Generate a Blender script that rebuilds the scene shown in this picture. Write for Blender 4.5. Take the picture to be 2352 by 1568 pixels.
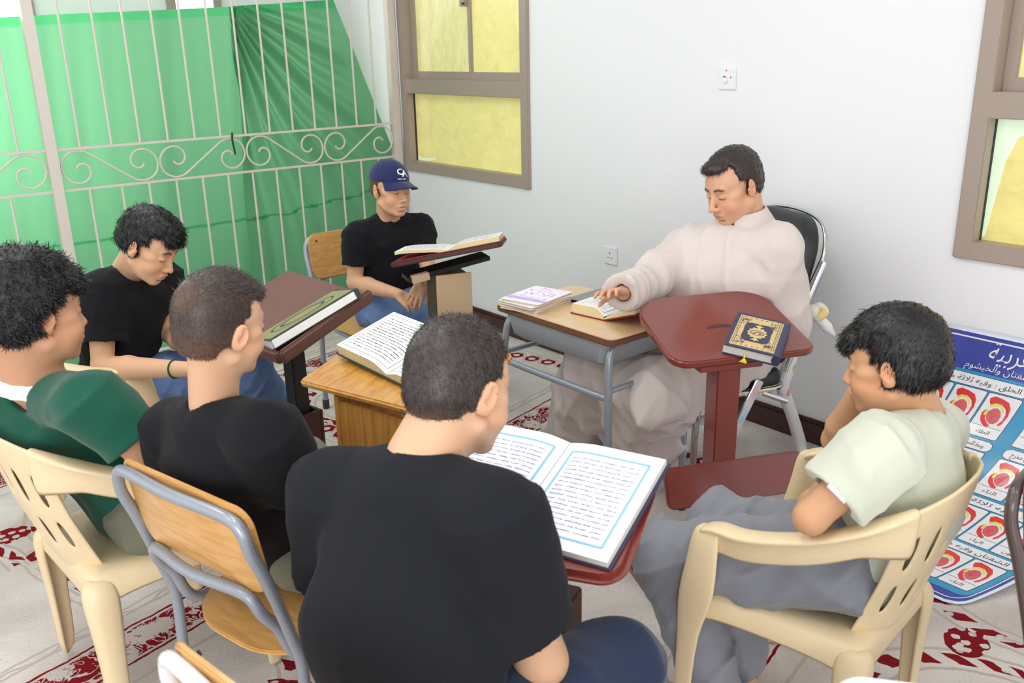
import bpy, bmesh, math, random
import numpy as np
from mathutils import Vector, Matrix
random.seed(7); rng = np.random.default_rng(7)
for o in list(bpy.data.objects): bpy.data.objects.remove(o)
SC = bpy.context.scene
COL = SC.collection
PI = math.pi
# ---------------------------------------------------------------- camera, world, lights, exposure
R = np.array([[0.7747123, 0.21175863, -0.59580125], [-0.63195523, 0.22756824, -0.74084093], [-0.02129401, 0.9504583, 0.31012189]])
FPX = 2070.0
CAM = np.array([0.0, 0.0, 1.6])
cd = bpy.data.cameras.new('camera'); cam = bpy.data.objects.new('camera', cd); COL.objects.link(cam)
Mx = Matrix([list(R[0]) + [0], list(R[1]) + [0], list(R[2]) + [1.6], [0, 0, 0, 1]])
cam.matrix_world = Mx
cd.sensor_width = 36.0; cd.lens = 36.0 * FPX / 2352.0; cd.clip_start = 0.05
cd.dof.use_dof = True; cd.dof.focus_distance = 3.0; cd.dof.aperture_fstop = 6.3
SC.camera = cam
W = bpy.data.worlds.new('world'); SC.world = W; W.use_nodes = True
W.node_tree.nodes['Background'].inputs[0].default_value = (0.93, 0.96, 1.0, 1)
W.node_tree.nodes['Background'].inputs[1].default_value = 1.45
SC.view_settings.view_transform = 'Standard'; SC.view_settings.look = 'None'
SC.view_settings.exposure = -0.07; SC.view_settings.gamma = 1.0; SC.view_settings.use_curve_mapping = False
def area(name, loc, size, power, rot=(0, 0, 0), col=(1, 1, 1), sy=None):
    l = bpy.data.lights.new(name, 'AREA'); l.energy = power; l.color = col; l.shape = 'RECTANGLE'
    l.size = size; l.size_y = sy or size
    o = bpy.data.objects.new(name, l); COL.objects.link(o); o.location = loc; o.rotation_euler = rot
    return o
for i, (x, y) in enumerate([(0.2, 0.9), (0.0, 3.0), (1.1, 3.6), (1.0, 1.9), (-1.3, 1.8), (0.8, -1.0)]):
    area('ceiling_panel_light', (x, y, 2.93), 0.6, 10.5, sy=0.6)
area('daylight_behind_curtain', (0.9, 5.85, 1.5), 3.6, 30, rot=(PI / 2, 0, 0), sy=2.2).rotation_euler = (-PI / 2, 0, 0)

def aim(o, p): o.rotation_euler = (Vector(p) - o.location).to_track_quat('-Z', 'Y').to_euler(); return o
aim(area('window_daylight_behind_viewer', (-1.9, -1.7, 1.5), 2.4, 78, sy=1.7, col=(1, .985, .96)), (2.2, 2.6, .7))  # added soft fill to even out the right wall, no known window there
# ---------------------------------------------------------------- naming helpers
def tag(o, label=None, cat=None, group=None, kind=None):
    if label: o['label'] = label
    if cat: o['category'] = cat
    if group: o['group'] = group
    if kind: o['kind'] = kind
    return o
def empty(name, loc=(0, 0, 0), rz=0.0, label=None, cat=None, group=None):
    o = bpy.data.objects.new(name, None); COL.objects.link(o); o.empty_display_size = 0.1
    o.location = loc; o.rotation_euler = (0, 0, rz)
    return tag(o, label, cat, group)
def link(name, me, mat, parent=None, smooth=True):
    o = bpy.data.objects.new(name, me); COL.objects.link(o)
    if mat is not None:
        for m in (mat if isinstance(mat, (list, tuple)) else [mat]): me.materials.append(m)
    if smooth: me.polygons.foreach_set('use_smooth', [True] * len(me.polygons))
    if parent is not None: o.parent = parent
    return o
def npmesh(name, V, F4=None, F3=None, col=None):
    me = bpy.data.meshes.new(name)
    V = np.asarray(V, np.float32)
    F4 = np.zeros((0, 4), np.int64) if F4 is None or len(F4) == 0 else np.asarray(F4, np.int64)
    F3 = np.zeros((0, 3), np.int64) if F3 is None or len(F3) == 0 else np.asarray(F3, np.int64)
    loops = np.concatenate([F4.ravel(), F3.ravel()]).astype(np.int32)
    tot = np.concatenate([np.full(len(F4), 4), np.full(len(F3), 3)]).astype(np.int32)
    st = np.concatenate([[0], np.cumsum(tot)[:-1]]).astype(np.int32) if len(tot) else np.zeros(0, np.int32)
    me.vertices.add(len(V)); me.vertices.foreach_set('co', V.ravel())
    me.loops.add(len(loops)); me.loops.foreach_set('vertex_index', loops)
    me.polygons.add(len(tot)); me.polygons.foreach_set('loop_start', st)
    try: me.polygons.foreach_set('loop_total', tot)
    except Exception: pass
    me.update(calc_edges=True); me.validate()
    if col is not None:
        a = me.color_attributes.new('Col', 'FLOAT_COLOR', 'POINT')
        c = np.ones((len(V), 4), np.float32); c[:, :3] = col; a.data.foreach_set('color', c.ravel())
    return me
class MB:
    """collects polygons, builds ONE mesh object"""
    def __init__(s): s.v = []; s.f = []; s.m = []
    def add(s, vs, fs, mi=0):
        n = len(s.v); s.v += [tuple(map(float, v)) for v in vs]; s.f += [tuple(i + n for i in f) for f in fs]; s.m += [mi] * len(fs)
        return s
    def box(s, c, d, rot=None, mi=0):
        hx, hy, hz = d[0] / 2, d[1] / 2, d[2] / 2
        vs = [Vector((x, y, z)) for x in (-hx, hx) for y in (-hy, hy) for z in (-hz, hz)]
        if rot is not None: vs = [rot @ v for v in vs]
        vs = [v + Vector(c) for v in vs]
        return s.add(vs, [(0, 1, 3, 2), (4, 6, 7, 5), (0, 4, 5, 1), (2, 3, 7, 6), (0, 2, 6, 4), (1, 5, 7, 3)], mi)
    def prism(s, pts, z0, z1, T=None, mi=0):
        n = len(pts)
        vs = [Vector((x, y, z)) for z in (z0, z1) for x, y in pts]
        if T is not None: vs = [T @ v for v in vs]
        return s.add(vs, [tuple(range(n))[::-1], tuple(range(n, 2 * n))] + [(i, (i + 1) % n, n + (i + 1) % n, n + i) for i in range(n)], mi)
    def tube(s, pts, r, seg=10, cap=True, smooth=0, mi=0, rads=None, flat=1.0):
        pts = [Vector(p) for p in pts]
        if rads is None: rads = [r] * len(pts)
        if smooth: pts, rads = catmull(pts, rads, smooth)
        n = len(pts); rings = []; up = None
        for i, p in enumerate(pts):
            t = (pts[min(i + 1, n - 1)] - pts[max(i - 1, 0)]).normalized()
            if up is None:
                up = t.orthogonal().normalized()
            up = (up - t * up.dot(t)).normalized(); b = t.cross(up)
            rings.append([p + (up * math.cos(a) + b * math.sin(a) * flat) * rads[i] for a in [2 * PI * k / seg for k in range(seg)]])
        vs = [v for rg in rings for v in rg]; fs = []
        for i in range(n - 1):
            for k in range(seg):
                k2 = (k + 1) % seg; fs.append((i * seg + k, i * seg + k2, (i + 1) * seg + k2, (i + 1) * seg + k))
        if cap: fs += [tuple(range(seg))[::-1], tuple(range((n - 1) * seg, n * seg))]
        return s.add(vs, fs, mi)
    def loft(s, secs, cap=True, mi=0):
        n = len(secs[0]); vs = [v for q in secs for v in q]; fs = []
        for i in range(len(secs) - 1):
            for k in range(n):
                k2 = (k + 1) % n; fs.append((i * n + k, i * n + k2, (i + 1) * n + k2, (i + 1) * n + k))
        if cap: fs += [tuple(range(n))[::-1], tuple(range((len(secs) - 1) * n, len(secs) * n))]
        return s.add(vs, fs, mi)
    def build(s, name, mat, parent=None, bevel=0, seg=2, smooth=True, sub=0, solid=0, ang=40):
        me = bpy.data.meshes.new(name); me.from_pydata(s.v, [], s.f)
        if any(s.m): me.polygons.foreach_set('material_index', s.m)
        bm = bmesh.new(); bm.from_mesh(me)
        bmesh.ops.recalc_face_normals(bm, faces=bm.faces)
        if bevel:
            es = [e for e in bm.edges if len(e.link_faces) == 2 and e.calc_face_angle(0) > math.radians(30)]
            bmesh.ops.bevel(bm, geom=es, offset=bevel, segments=seg, affect='EDGES', clamp_overlap=True)
        bm.to_mesh(me); bm.free()
        o = link(name, me, mat, parent, smooth)
        if solid:
            md = o.modifiers.new('s', 'SOLIDIFY'); md.thickness = solid; md.offset = 0
        if sub:
            md = o.modifiers.new('b', 'SUBSURF'); md.levels = sub; md.render_levels = sub
        if smooth and not sub:
            for e in me.edges: pass
            try: me.set_sharp_from_angle(angle=math.radians(ang))
            except Exception: pass
        return o
def catmull(pts, rads, sub):
    P = [pts[0] * 2 - pts[1]] + pts + [pts[-1] * 2 - pts[-2]]; Rr = [rads[0]] + list(rads) + [rads[-1]]
    out = []; ro = []
    for i in range(1, len(P) - 2):
        for k in range(sub):
            t = k / sub; a, b, c, d = P[i - 1], P[i], P[i + 1], P[i + 2]
            out.append(0.5 * ((2 * b) + (-a + c) * t + (2 * a - 5 * b + 4 * c - d) * t * t + (-a + 3 * b - 3 * c + d) * t ** 3))
            ro.append(Rr[i] * (1 - t) + Rr[i + 1] * t)
    out.append(P[-2]); ro.append(Rr[-2])
    return out, ro
def rrect(w, h, r, n=6, cx=0, cy=0):
    out = []
    rr = r if isinstance(r, (list, tuple)) else [r] * 4
    for q, (sx, sy, a0) in enumerate([(1, 1, 0), (-1, 1, 90), (-1, -1, 180), (1, -1, 270)]):
        x0, y0 = sx * (w / 2 - rr[q]), sy * (h / 2 - rr[q])
        for k in range(n + 1):
            a = math.radians(a0 + 90 * k / n); out.append((cx + x0 + rr[q] * math.cos(a), cy + y0 + rr[q] * math.sin(a)))
    return out

# ---------------------------------------------------------------- materials (all node based)
def srgb(r, g, b):
    f = lambda c: (c / 255 / 12.92) if c / 255 <= 0.04045 else ((c / 255 + 0.055) / 1.055) ** 2.4
    return (f(r), f(g), f(b))
def mat(name, col, rough=0.6, metal=0.0, bump=0.0, bscale=200.0, var=0.0, vscale=8.0, spec=0.5, sheen=0.0, coat=0.0, bdist=0.002, stretch=None, sss=0.0):
    m = bpy.data.materials.new(name); m.use_nodes = True; nt = m.node_tree; N = nt.nodes; L = nt.links
    b = N['Principled BSDF']
    b.inputs['Base Color'].default_value = (*col, 1); b.inputs['Roughness'].default_value = rough; b.inputs['Metallic'].default_value = metal
    b.inputs['Specular IOR Level'].default_value = spec
    if sheen: b.inputs['Sheen Weight'].default_value = sheen
    if coat: b.inputs['Coat Weight'].default_value = coat; b.inputs['Coat Roughness'].default_value = 0.12
    if sss:
        b.inputs['Subsurface Weight'].default_value = sss; b.inputs['Subsurface Scale'].default_value = 0.01
        b.inputs['Subsurface Radius'].default_value = (1, 0.35, 0.2)
    tc = N.new('ShaderNodeTexCoord'); vec = tc.outputs['Object']
    if stretch:
        mp = N.new('ShaderNodeMapping'); L.new(vec, mp.inputs[0]); mp.inputs['Scale'].default_value = stretch; vec = mp.outputs[0]
    if var:
        n = N.new('ShaderNodeTexNoise'); n.inputs['Scale'].default_value = vscale; n.inputs['Detail'].default_value = 5; L.new(vec, n.inputs[0])
        mx = N.new('ShaderNodeMix'); mx.data_type = 'RGBA'
        mx.inputs['A'].default_value = (*[c * (1 - var) for c in col], 1); mx.inputs['B'].default_value = (*[min(1, c * (1 + var)) for c in col], 1)
        L.new(n.outputs[0], mx.inputs['Factor']); L.new(mx.outputs['Result'], b.inputs['Base Color'])
    if bump:
        n = N.new('ShaderNodeTexNoise'); n.inputs['Scale'].default_value = bscale; n.inputs['Detail'].default_value = 3; L.new(vec, n.inputs[0])
        bp = N.new('ShaderNodeBump'); bp.inputs['Strength'].default_value = bump; bp.inputs['Distance'].default_value = bdist
        L.new(n.outputs[0], bp.inputs['Height']); L.new(bp.outputs[0], b.inputs['Normal'])
    return m
def vmat(name, rough=0.5, sss=0.12, bump=0.15, bscale=350, spec=0.4, sheen=0):
    m = mat(name, (1, 1, 1), rough, bump=bump, bscale=bscale, spec=spec, sss=sss, bdist=0.0006, sheen=sheen)
    N = m.node_tree.nodes; a = N.new('ShaderNodeAttribute'); a.attribute_name = 'Col'
    m.node_tree.links.new(a.outputs['Color'], N['Principled BSDF'].inputs['Base Color'])
    return m
def wood(name, c1, c2, scale=(1.5, 14, 14), rough=0.35, coat=0.3):
    m = mat(name, c1, rough, coat=coat, spec=0.4); nt = m.node_tree; N = nt.nodes; L = nt.links
    tc = N.new('ShaderNodeTexCoord'); mp = N.new('ShaderNodeMapping'); mp.inputs['Scale'].default_value = scale; L.new(tc.outputs['Object'], mp.inputs[0])
    n = N.new('ShaderNodeTexNoise'); n.inputs['Scale'].default_value = 4; n.inputs['Detail'].default_value = 8; n.inputs['Roughness'].default_value = 0.65; L.new(mp.outputs[0], n.inputs[0])
    cr = N.new('ShaderNodeValToRGB'); cr.color_ramp.elements[0].position = 0.35; cr.color_ramp.elements[1].position = 0.62
    cr.color_ramp.elements[0].color = (*c2, 1); cr.color_ramp.elements[1].color = (*c1, 1)
    L.new(n.outputs[0], cr.inputs[0]); L.new(cr.outputs[0], N['Principled BSDF'].inputs['Base Color'])
    return m
class X:
    """tiny expression builder on shader Math nodes"""
    nt = None
    def __init__(s, o): s.o = o
    @staticmethod
    def op(kind, *a):
        n = X.nt.nodes.new('ShaderNodeMath'); n.operation = kind
        for i, q in enumerate(a):
            if isinstance(q, X): X.nt.links.new(q.o, n.inputs[i])
            else: n.inputs[i].default_value = q
        return X(n.outputs[0])
    def __add__(s, b): return X.op('ADD', s, b)
    def __radd__(s, b): return X.op('ADD', s, b)
    def __sub__(s, b): return X.op('SUBTRACT', s, b)
    def __rsub__(s, b): return X.op('SUBTRACT', b, s)
    def __mul__(s, b): return X.op('MULTIPLY', s, b)
    def __rmul__(s, b): return X.op('MULTIPLY', s, b)
    def __truediv__(s, b): return X.op('DIVIDE', s, b)
    def __lt__(s, b): return X.op('LESS_THAN', s, b)
    def __gt__(s, b): return X.op('GREATER_THAN', s, b)
    def abs(s): return X.op('ABSOLUTE', s)
    def frac(s): return X.op('FRACT', s)
    def sqrt(s): return X.op('SQRT', s)
    def sin(s): return X.op('SINE', s)
    def max(s, b): return X.op('MAXIMUM', s, b)
    def min(s, b): return X.op('MINIMUM', s, b)
    def cl(s): return X.op('MAXIMUM', X.op('MINIMUM', s, 1.0), 0.0)
    def ss(s, a, b): return ((s - a) / (b - a)).cl()

# ---------------------------------------------------------------- the room
M = {}
M['wall'] = mat('wall_paint', srgb(241, 241, 243), 0.55, bump=0.06, bscale=60, bdist=0.002, var=0.012, vscale=1.5)
M['frame'] = mat('window_frame', srgb(168, 152, 140), 0.4, bump=0.02)
M['frame_dark'] = mat('window_frame_dark', srgb(110, 98, 90), 0.5)
M['gasket'] = mat('gasket', srgb(40, 40, 40), 0.6)
M['iron'] = mat('cream_iron', srgb(214, 205, 196), 0.45, bump=0.05, bscale=90)
M['white'] = mat('white_plastic', srgb(240, 241, 243), 0.35)
M['baseboard'] = mat('baseboard', srgb(66, 32, 28), 0.35, coat=0.2)
M['black'] = mat('black', srgb(20, 20, 22), 0.5)
XW, YG = 3.147, 4.95
def carpet_mat():
    m = mat('carpet', srgb(205, 198, 192), 0.95, spec=0.1); nt = m.node_tree; N = nt.nodes; L = nt.links; X.nt = nt
    tc = N.new('ShaderNodeTexCoord'); sp = N.new('ShaderNodeSeparateXYZ'); L.new(tc.outputs['Object'], sp.inputs[0])
    def noise(sc, det=3, dist=0.0, out=0):
        n = N.new('ShaderNodeTexNoise'); n.inputs['Scale'].default_value = sc; n.inputs['Detail'].default_value = det; n.inputs['Distortion'].default_value = dist
        L.new(tc.outputs['Object'], n.inputs[0]); return X(n.outputs[out])
    jx = noise(16, 2) - 0.5; jy = noise(19, 2) - 0.5
    x0, y0 = X(sp.outputs[0]), X(sp.outputs[1])
    x = x0 + jx * 0.018; y = y0 + jy * 0.018
    s = x * 0.971 + y * 0.2388; c = y * 0.971 - x * 0.2388
    P = 0.64
    row = ((c - 2.115) / 1.42).frac() * 1.42                          # 0 at the band's lower edge
    cell = ((s - 1.16) / P + 0.5).frac(); dx = (cell - 0.5) * P       # 0 at a column
    adx = dx.abs()
    # floral blobs in the band
    def voro(sc, feat='F1'):
        v = N.new('ShaderNodeTexVoronoi'); v.inputs['Scale'].default_value = sc; v.feature = feat; v.voronoi_dimensions = '2D'
        cb = N.new('ShaderNodeCombineXYZ'); L.new(s.o, cb.inputs[0]); L.new(c.o, cb.inputs[1]); L.new(cb.outputs[0], v.inputs[0])
        return X(v.outputs['Distance'])
    vd = voro(9.0); ang = noise(38, 2, 2.5)
    petal = (vd + (ang - 0.5) * 0.42) < 0.36
    curl = ((noise(11, 1, 3.0) * 14.0).sin()).abs() < 0.42
    band = (row > 0.012) * (row < 0.178)
    rim1 = ((row - 0.022).abs() < 0.004).max((row - 0.168).abs() < 0.004)
    band_in = (row > 0.030) * (row < 0.160)
    floral = petal.max(curl)
    red = band_in * (1.0 - floral)
    red = red.max(((row - 0.016).abs() < 0.0045) + ((row - 0.174).abs() < 0.0045))
    line = ((noise(26, 2, 1.5) * 9.0).sin()).abs() < 0.2
    red = red.max(band_in * line * floral * 0.75)
    # columns of hexagons
    k = ((row - 0.33) / 0.105).frac() - 0.5; hy = k * 0.105
    hexd = (adx * 0.9).max(adx * 0.45 + hy.abs() * 0.85)
    inhex = (row > 0.33) * (row < 0.86)
    hexr = inhex * (hexd < 0.036) * (hexd > 0.017)
    red = red.max(hexr)
    hexline = inhex * ((hexd - 0.046).abs() < 0.0035)
    # arch with red ribs, spandrel medallions
    ax = ((s - 1.16) / P).frac() - 0.5; axm = ax * P
    ey = row - 0.86; rad = (axm * axm * 1.0 + ey * ey * 0.55).sqrt()
    arch = (rad > 0.235) * (rad < 0.275) * (ey > -0.06)
    ribs = ((axm / (ey.abs() + 0.35) * 46.0).sin()) > -0.1
    archl = ((rad - 0.215).abs() < 0.005).max((rad - 0.292).abs() < 0.005) * (ey > -0.08)
    red = red.max(arch * ribs * (1.0 - (vd < 0.1)))
    cap = (((adx * adx * 1.4 + (row - 1.02) * (row - 1.02) * 2.2).sqrt() < 0.085)) * (1.0 - ((voro(30.0) + (ang - 0.5) * 0.3) < 0.34))
    red = red.max(cap)
    ml = ((row - 0.02 - 0.22).abs() < 0.006).max((row - 0.275).abs() < 0.005).max((row - 1.36).abs() < 0.006)
    zig = (((dx * 40.0).sin() * 0.012 + row - 0.25).abs() < 0.005)
    grey = hexline.max(archl).max(ml).max(zig).max(((row - 0.64).abs() < 0.3) * (((adx - 0.075 - (row * 30.0).sin() * 0.006).abs() < 0.004)))
    sw = ((noise(7, 1, 4.0) * 22.0).sin()).abs() < 0.16
    field = (adx > 0.13) * (row > 0.3) * (row < 1.0)
    grey = grey.max(sw * field * 0.6)
    pile = noise(140, 3); patch = noise(3.2, 4, 0.6)
    mx = N.new('ShaderNodeMix'); mx.data_type = 'RGBA'; mx.inputs['A'].default_value = (*srgb(186, 177, 171), 1); mx.inputs['B'].default_value = (*srgb(222, 216, 212), 1)
    L.new((patch.ss(0.35, 0.65) * 0.65 + pile * 0.4).o, mx.inputs['Factor'])
    m2 = N.new('ShaderNodeMix'); m2.data_type = 'RGBA'; m2.inputs['B'].default_value = (*srgb(178, 166, 158), 1)
    L.new(mx.outputs['Result'], m2.inputs['A']); L.new((grey * 0.75).o, m2.inputs['Factor'])
    m3 = N.new('ShaderNodeMix'); m3.data_type = 'RGBA'; m3.inputs['B'].default_value = (*srgb(128, 24, 32), 1)
    L.new(m2.outputs['Result'], m3.inputs['A']); L.new(red.cl().o, m3.inputs['Factor'])
    L.new(m3.outputs['Result'], N['Principled BSDF'].inputs['Base Color'])
    bp = N.new('ShaderNodeBump'); bp.inputs['Strength'].default_value = 0.55; bp.inputs['Distance'].default_value = 0.004
    L.new((pile * 0.7 + floral * band * 0.6 - grey * 0.5 - red * 0.3).o, bp.inputs['Height']); L.new(bp.outputs[0], N['Principled BSDF'].inputs['Normal'])
    return m
MB().box((0.2, 1.7, -0.05), (6.2, 9.4, 0.1)).build('floor', carpet_mat(), smooth=False)['kind'] = 'structure'
MB().box((0.2, 1.7, 3.02), (6.2, 9.4, 0.1)).build('ceiling', M['wall'], smooth=False)['kind'] = 'structure'
# right wall with two window holes
WA = (3.715, 4.935, 0.872, 2.30); WB = (0.20, 1.428, 0.872, 2.30)
def wall_with_holes(name, axis, pos, a0, a1, z1, holes, th=0.16, sgn=1):
    mb = MB()
    cuts = sorted(set([a0, a1] + [h[0] for h in holes] + [h[1] for h in holes]))
    for p, q in zip(cuts[:-1], cuts[1:]):
        hs = [h for h in holes if h[0] <= p + 1e-6 and h[1] >= q - 1e-6]
        spans = [(0, z1)] if not hs else [(0, hs[0][2]), (hs[0][3], z1)]
        for z0, zz in spans:
            if axis == 'x': mb.box((pos + sgn * th / 2, (p + q) / 2, (z0 + zz) / 2), (th, q - p, zz - z0))
            else: mb.box(((p + q) / 2, pos + sgn * th / 2, (z0 + zz) / 2), (q - p, th, zz - z0))
    o = mb.build(name, M['wall'], smooth=False); o['kind'] = 'structure'; return o
wall_with_holes('wall_right', 'x', XW, -3.0, 6.35, 2.97, [WB, WA])
WIN_L = [(-1.4, 1.02, 1.0, 2.4), (1.98, 2.45, 1.0, 2.4)]
YB = 5.75
wall_with_holes('wall_back', 'y', YB, -2.9, XW, 2.97, [(0.1, 1.30, 0.75, 2.5), (2.03, 2.36, 0.75, 2.5)])
mb = MB(); mb.box((XW - 0.011, 1.95, 0.044), (0.022, 8.2, 0.088)); mb.box((XW - 0.008, 1.95, 0.095), (0.014, 8.2, 0.016))
mb.build('baseboard_right', M['baseboard'], bevel=0.003)['kind'] = 'structure'
# yellow paper panes
def pane_mat(name, base):
    m = mat(name, base, 0.35, coat=0.3); nt = m.node_tree; N = nt.nodes; L = nt.links
    tc = N.new('ShaderNodeTexCoord'); mp = N.new('ShaderNodeMapping'); mp.inputs['Scale'].default_value = (1, 1, 0.35) if name == 'pane_streaked' else (1, 1, 1.4); L.new(tc.outputs['Object'], mp.inputs[0])
    n = N.new('ShaderNodeTexNoise'); n.inputs['Scale'].default_value = 7 if name != 'pane_streaked' else 26; n.inputs['Detail'].default_value = 9; n.inputs['Roughness'].default_value = 0.75; n.inputs['Distortion'].default_value = 0.6
    L.new(mp.outputs[0], n.inputs[0])
    cr = N.new('ShaderNodeValToRGB'); e = cr.color_ramp.elements; e[0].position = 0.32; e[1].position = 0.68
    e[0].color = (*[c * 0.88 for c in base], 1); e[1].color = (*[min(1, c * 1.1 + 0.03) for c in base], 1)
    L.new(n.outputs[0], cr.inputs[0]); b = N['Principled BSDF']; L.new(cr.outputs[0], b.inputs['Base Color'])
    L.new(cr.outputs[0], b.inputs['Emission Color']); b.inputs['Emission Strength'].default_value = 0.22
    return m
M['pane'] = pane_mat('pane_yellow', srgb(236, 224, 146)); M['pane2'] = pane_mat('pane_streaked', srgb(228, 222, 156))
M['paneB'] = pane_mat('pane_right', srgb(226, 214, 132)); M['torn'] = mat('bare_glass', srgb(214, 236, 205), 0.15, coat=0.5)
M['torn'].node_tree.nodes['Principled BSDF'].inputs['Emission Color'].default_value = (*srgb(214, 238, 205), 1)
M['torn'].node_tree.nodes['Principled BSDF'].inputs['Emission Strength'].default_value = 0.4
def window(num, y0, y1, z0, z1, zm, split, far, label):
    x = XW
    root = empty('window_%d' % num, (x, (y0 + y1) / 2, z0)); root['kind'] = 'structure'; root['label'] = label
    inv = Matrix.Translation((-x, -(y0 + y1) / 2, -z0))
    def pt(name, mb, m, parent=root, **k):
        mb.v = [tuple(inv @ Vector(v)) for v in mb.v]; return mb.build(name, m, parent, **k)
    fw = 0.062
    f = MB()
    for c, d in [((x + 0.03, y0 + fw / 2, (z0 + z1) / 2), (0.10, fw, z1 - z0)), ((x + 0.03, y1 - fw / 2, (z0 + z1) / 2), (0.10, fw, z1 - z0)),
                 ((x + 0.03, (y0 + y1) / 2, z0 + fw / 2), (0.098, y1 - y0 - 0.002, fw)), ((x + 0.03, (y0 + y1) / 2, z1 - fw / 2), (0.098, y1 - y0 - 0.002, fw)),
                 ((x + 0.028, (y0 + y1) / 2, zm + 0.035), (0.097, y1 - y0 - 0.004, 0.085))]: f.box(c, d)
    pt('window_frame', f, M['frame'], bevel=0.003)
    g = MB(); g.box((x + 0.012, (y0 + y1) / 2, zm + 0.002), (0.03, y1 - y0 - 0.14, 0.012)); pt('glazing_bead', g, M['frame'], bevel=0.002)
    # lower fixed pane
    a, b = y0 + fw, y1 - fw
    p = MB(); p.box((x + 0.045, (a + b) / 2, (z0 + fw + zm) / 2), (0.006, b - a, zm - z0 - fw + 0.02)); pt('window_pane', p, M['pane'] if far else M['paneB'], smooth=False)
    gk = MB()
    for yy in (a, b): gk.box((x + 0.036, yy, (z0 + fw + zm) / 2), (0.012, 0.005, zm - z0 - fw))
    gk.box((x + 0.036, (a + b) / 2, zm - 0.004), (0.012, b - a, 0.005)); pt('gasket', gk, M['gasket'], smooth=False)
    if not far:  # paper does not reach the upper left corner: bare glass shows
        t = MB(); pts = [(b - 0.003, zm - 0.006), (b - 0.20, zm - 0.006), (b - 0.13, zm - 0.03), (b - 0.075, zm - 0.07), (b - 0.045, zm - 0.15), (b - 0.03, zm - 0.27), (b - 0.012, zm - 0.40), (b - 0.003, zm - 0.41)]
        t.add([(x + 0.0405, yy, zz) for yy, zz in pts] + [(x + 0.0415, yy, zz) for yy, zz in pts], [tuple(range(8)), tuple(range(8, 16))]); pt('bare_glass', t, M['torn'], smooth=False)
    else:
        t = MB(); pts = [(b - 0.004, z0 + fw + 0.002), (b - 0.004, z0 + fw + 0.03), (b - 0.05, z0 + fw + 0.014), (b - 0.20, z0 + fw + 0.028), (b - 0.20, z0 + fw + 0.018), (b - 0.12, z0 + fw + 0.004)]
        t.add([(x + 0.0405, yy, zz) for yy, zz in pts], [tuple(range(6))]); t.add([(x + 0.0405, a + 0.004, zm - 0.008), (x + 0.0405, a + 0.06, zm - 0.008), (x + 0.0405, a + 0.004, zm - 0.03)], [(0, 1, 2)]); pt('bare_glass', t, M['torn'], smooth=False)
    # upper sliding sashes
    zt = zm + 0.078
    for q, (u0, u1, dx) in enumerate([(a, split + 0.02, 0.03), (split - 0.012, b, 0.05)]):
        fr = MB(); w = 0.042
        if q == 0 and far: w = 0.03
        for c, d in [((x + dx, u0 + w / 2, (zt + z1) / 2), (0.024, w, z1 - zt - 0.05)), ((x + dx, u1 - w / 2, (zt + z1) / 2), (0.024, w, z1 - zt - 0.05)),
                     ((x + dx, (u0 + u1) / 2, zt + 0.02), (0.023, u1 - u0 - 0.002, 0.045))]: fr.box(c, d)
        sh = pt('sash', fr, M['frame'], bevel=0.002)
        p = MB(); p.box((x + dx + 0.004, (u0 + u1) / 2, (zt + z1) / 2), (0.006, u1 - u0 - 2 * w + 0.01, z1 - zt - 0.02))
        p.v = [tuple(inv @ Vector(v)) for v in p.v]; p.build('sash_pane', M['pane2'] if q == 1 else M['pane'], sh, smooth=False)
    if far:
        l = MB(); l.box((x + 0.01, split + 0.035, 1.90), (0.03, 0.05, 0.16)); pt('sash_latch', l, M['frame'], bevel=0.004)
        l = MB(); l.box((x - 0.004, split + 0.022, 1.835), (0.012, 0.02, 0.012)); pt('latch_tip', l, M['black'], bevel=0.002)
window(1, WA[0], WA[1], WA[2], WA[3], 1.352, 4.25, True, 'taupe aluminium window with yellow papered panes beside the metal grille')
window(2, WB[0], WB[1], WB[2], WB[3], 1.352, 0.80, False, 'taupe aluminium window with yellow papered panes at right edge of photo')
# sill dust line under right window, kept off: cracks only
# switch and socket
sw = empty('wall_switch', (XW, 2.447, 1.458), 0, 'white square wall switch with red mark above the seated teacher', 'switch')
mb = MB(); mb.box((-0.005, 0, 0), (0.012, 0.087, 0.087)); mb.build('face_plate', M['white'], sw, bevel=0.003)
mb = MB(); mb.box((-0.014, 0.003, 0.0), (0.01, 0.017, 0.032), rot=Matrix.Rotation(0.18, 3, 'Y')); mb.build('rocker', M['white'], sw, bevel=0.002)
M['red'] = mat('red_print', srgb(200, 30, 50), 0.5)
mb = MB(); mb.box((-0.0205, 0.003, 0.008), (0.002, 0.012, 0.005)); mb.build('red_mark', M['red'], sw, smooth=False)
mb = MB(); mb.box((-0.0115, 0.002, 0.032), (0.001, 0.006, 0.005)); mb.build('red_mark', M['red'], sw, smooth=False)
mb = MB(); mb.box((-0.0115, -0.022, 0.005), (0.001, 0.004, 0.005)); mb.build('indicator', M['gasket'], sw, smooth=False)
so = empty('wall_socket', (XW, 3.109, 0.606), 0, 'white three-pin wall socket between the cap boy and the teacher', 'socket')
mb = MB(); mb.box((-0.005, 0, 0), (0.012, 0.088, 0.088)); mb.build('face_plate', M['white'], so, bevel=0.003)
mb = MB()
for y, z, a, b in [(0, 0.012, 0.004, 0.009), (-0.011, -0.012, 0.007, 0.004), (0.011, -0.012, 0.007, 0.004)]: mb.box((-0.0115, y, z), (0.001, a, b))
mb.build('pin_hole', M['gasket'], so, smooth=False)
mb = MB(); mb.box((-0.013, 0.026, 0.02), (0.006, 0.01, 0.016)); mb.build('rocker', M['white'], so, bevel=0.001)

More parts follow.
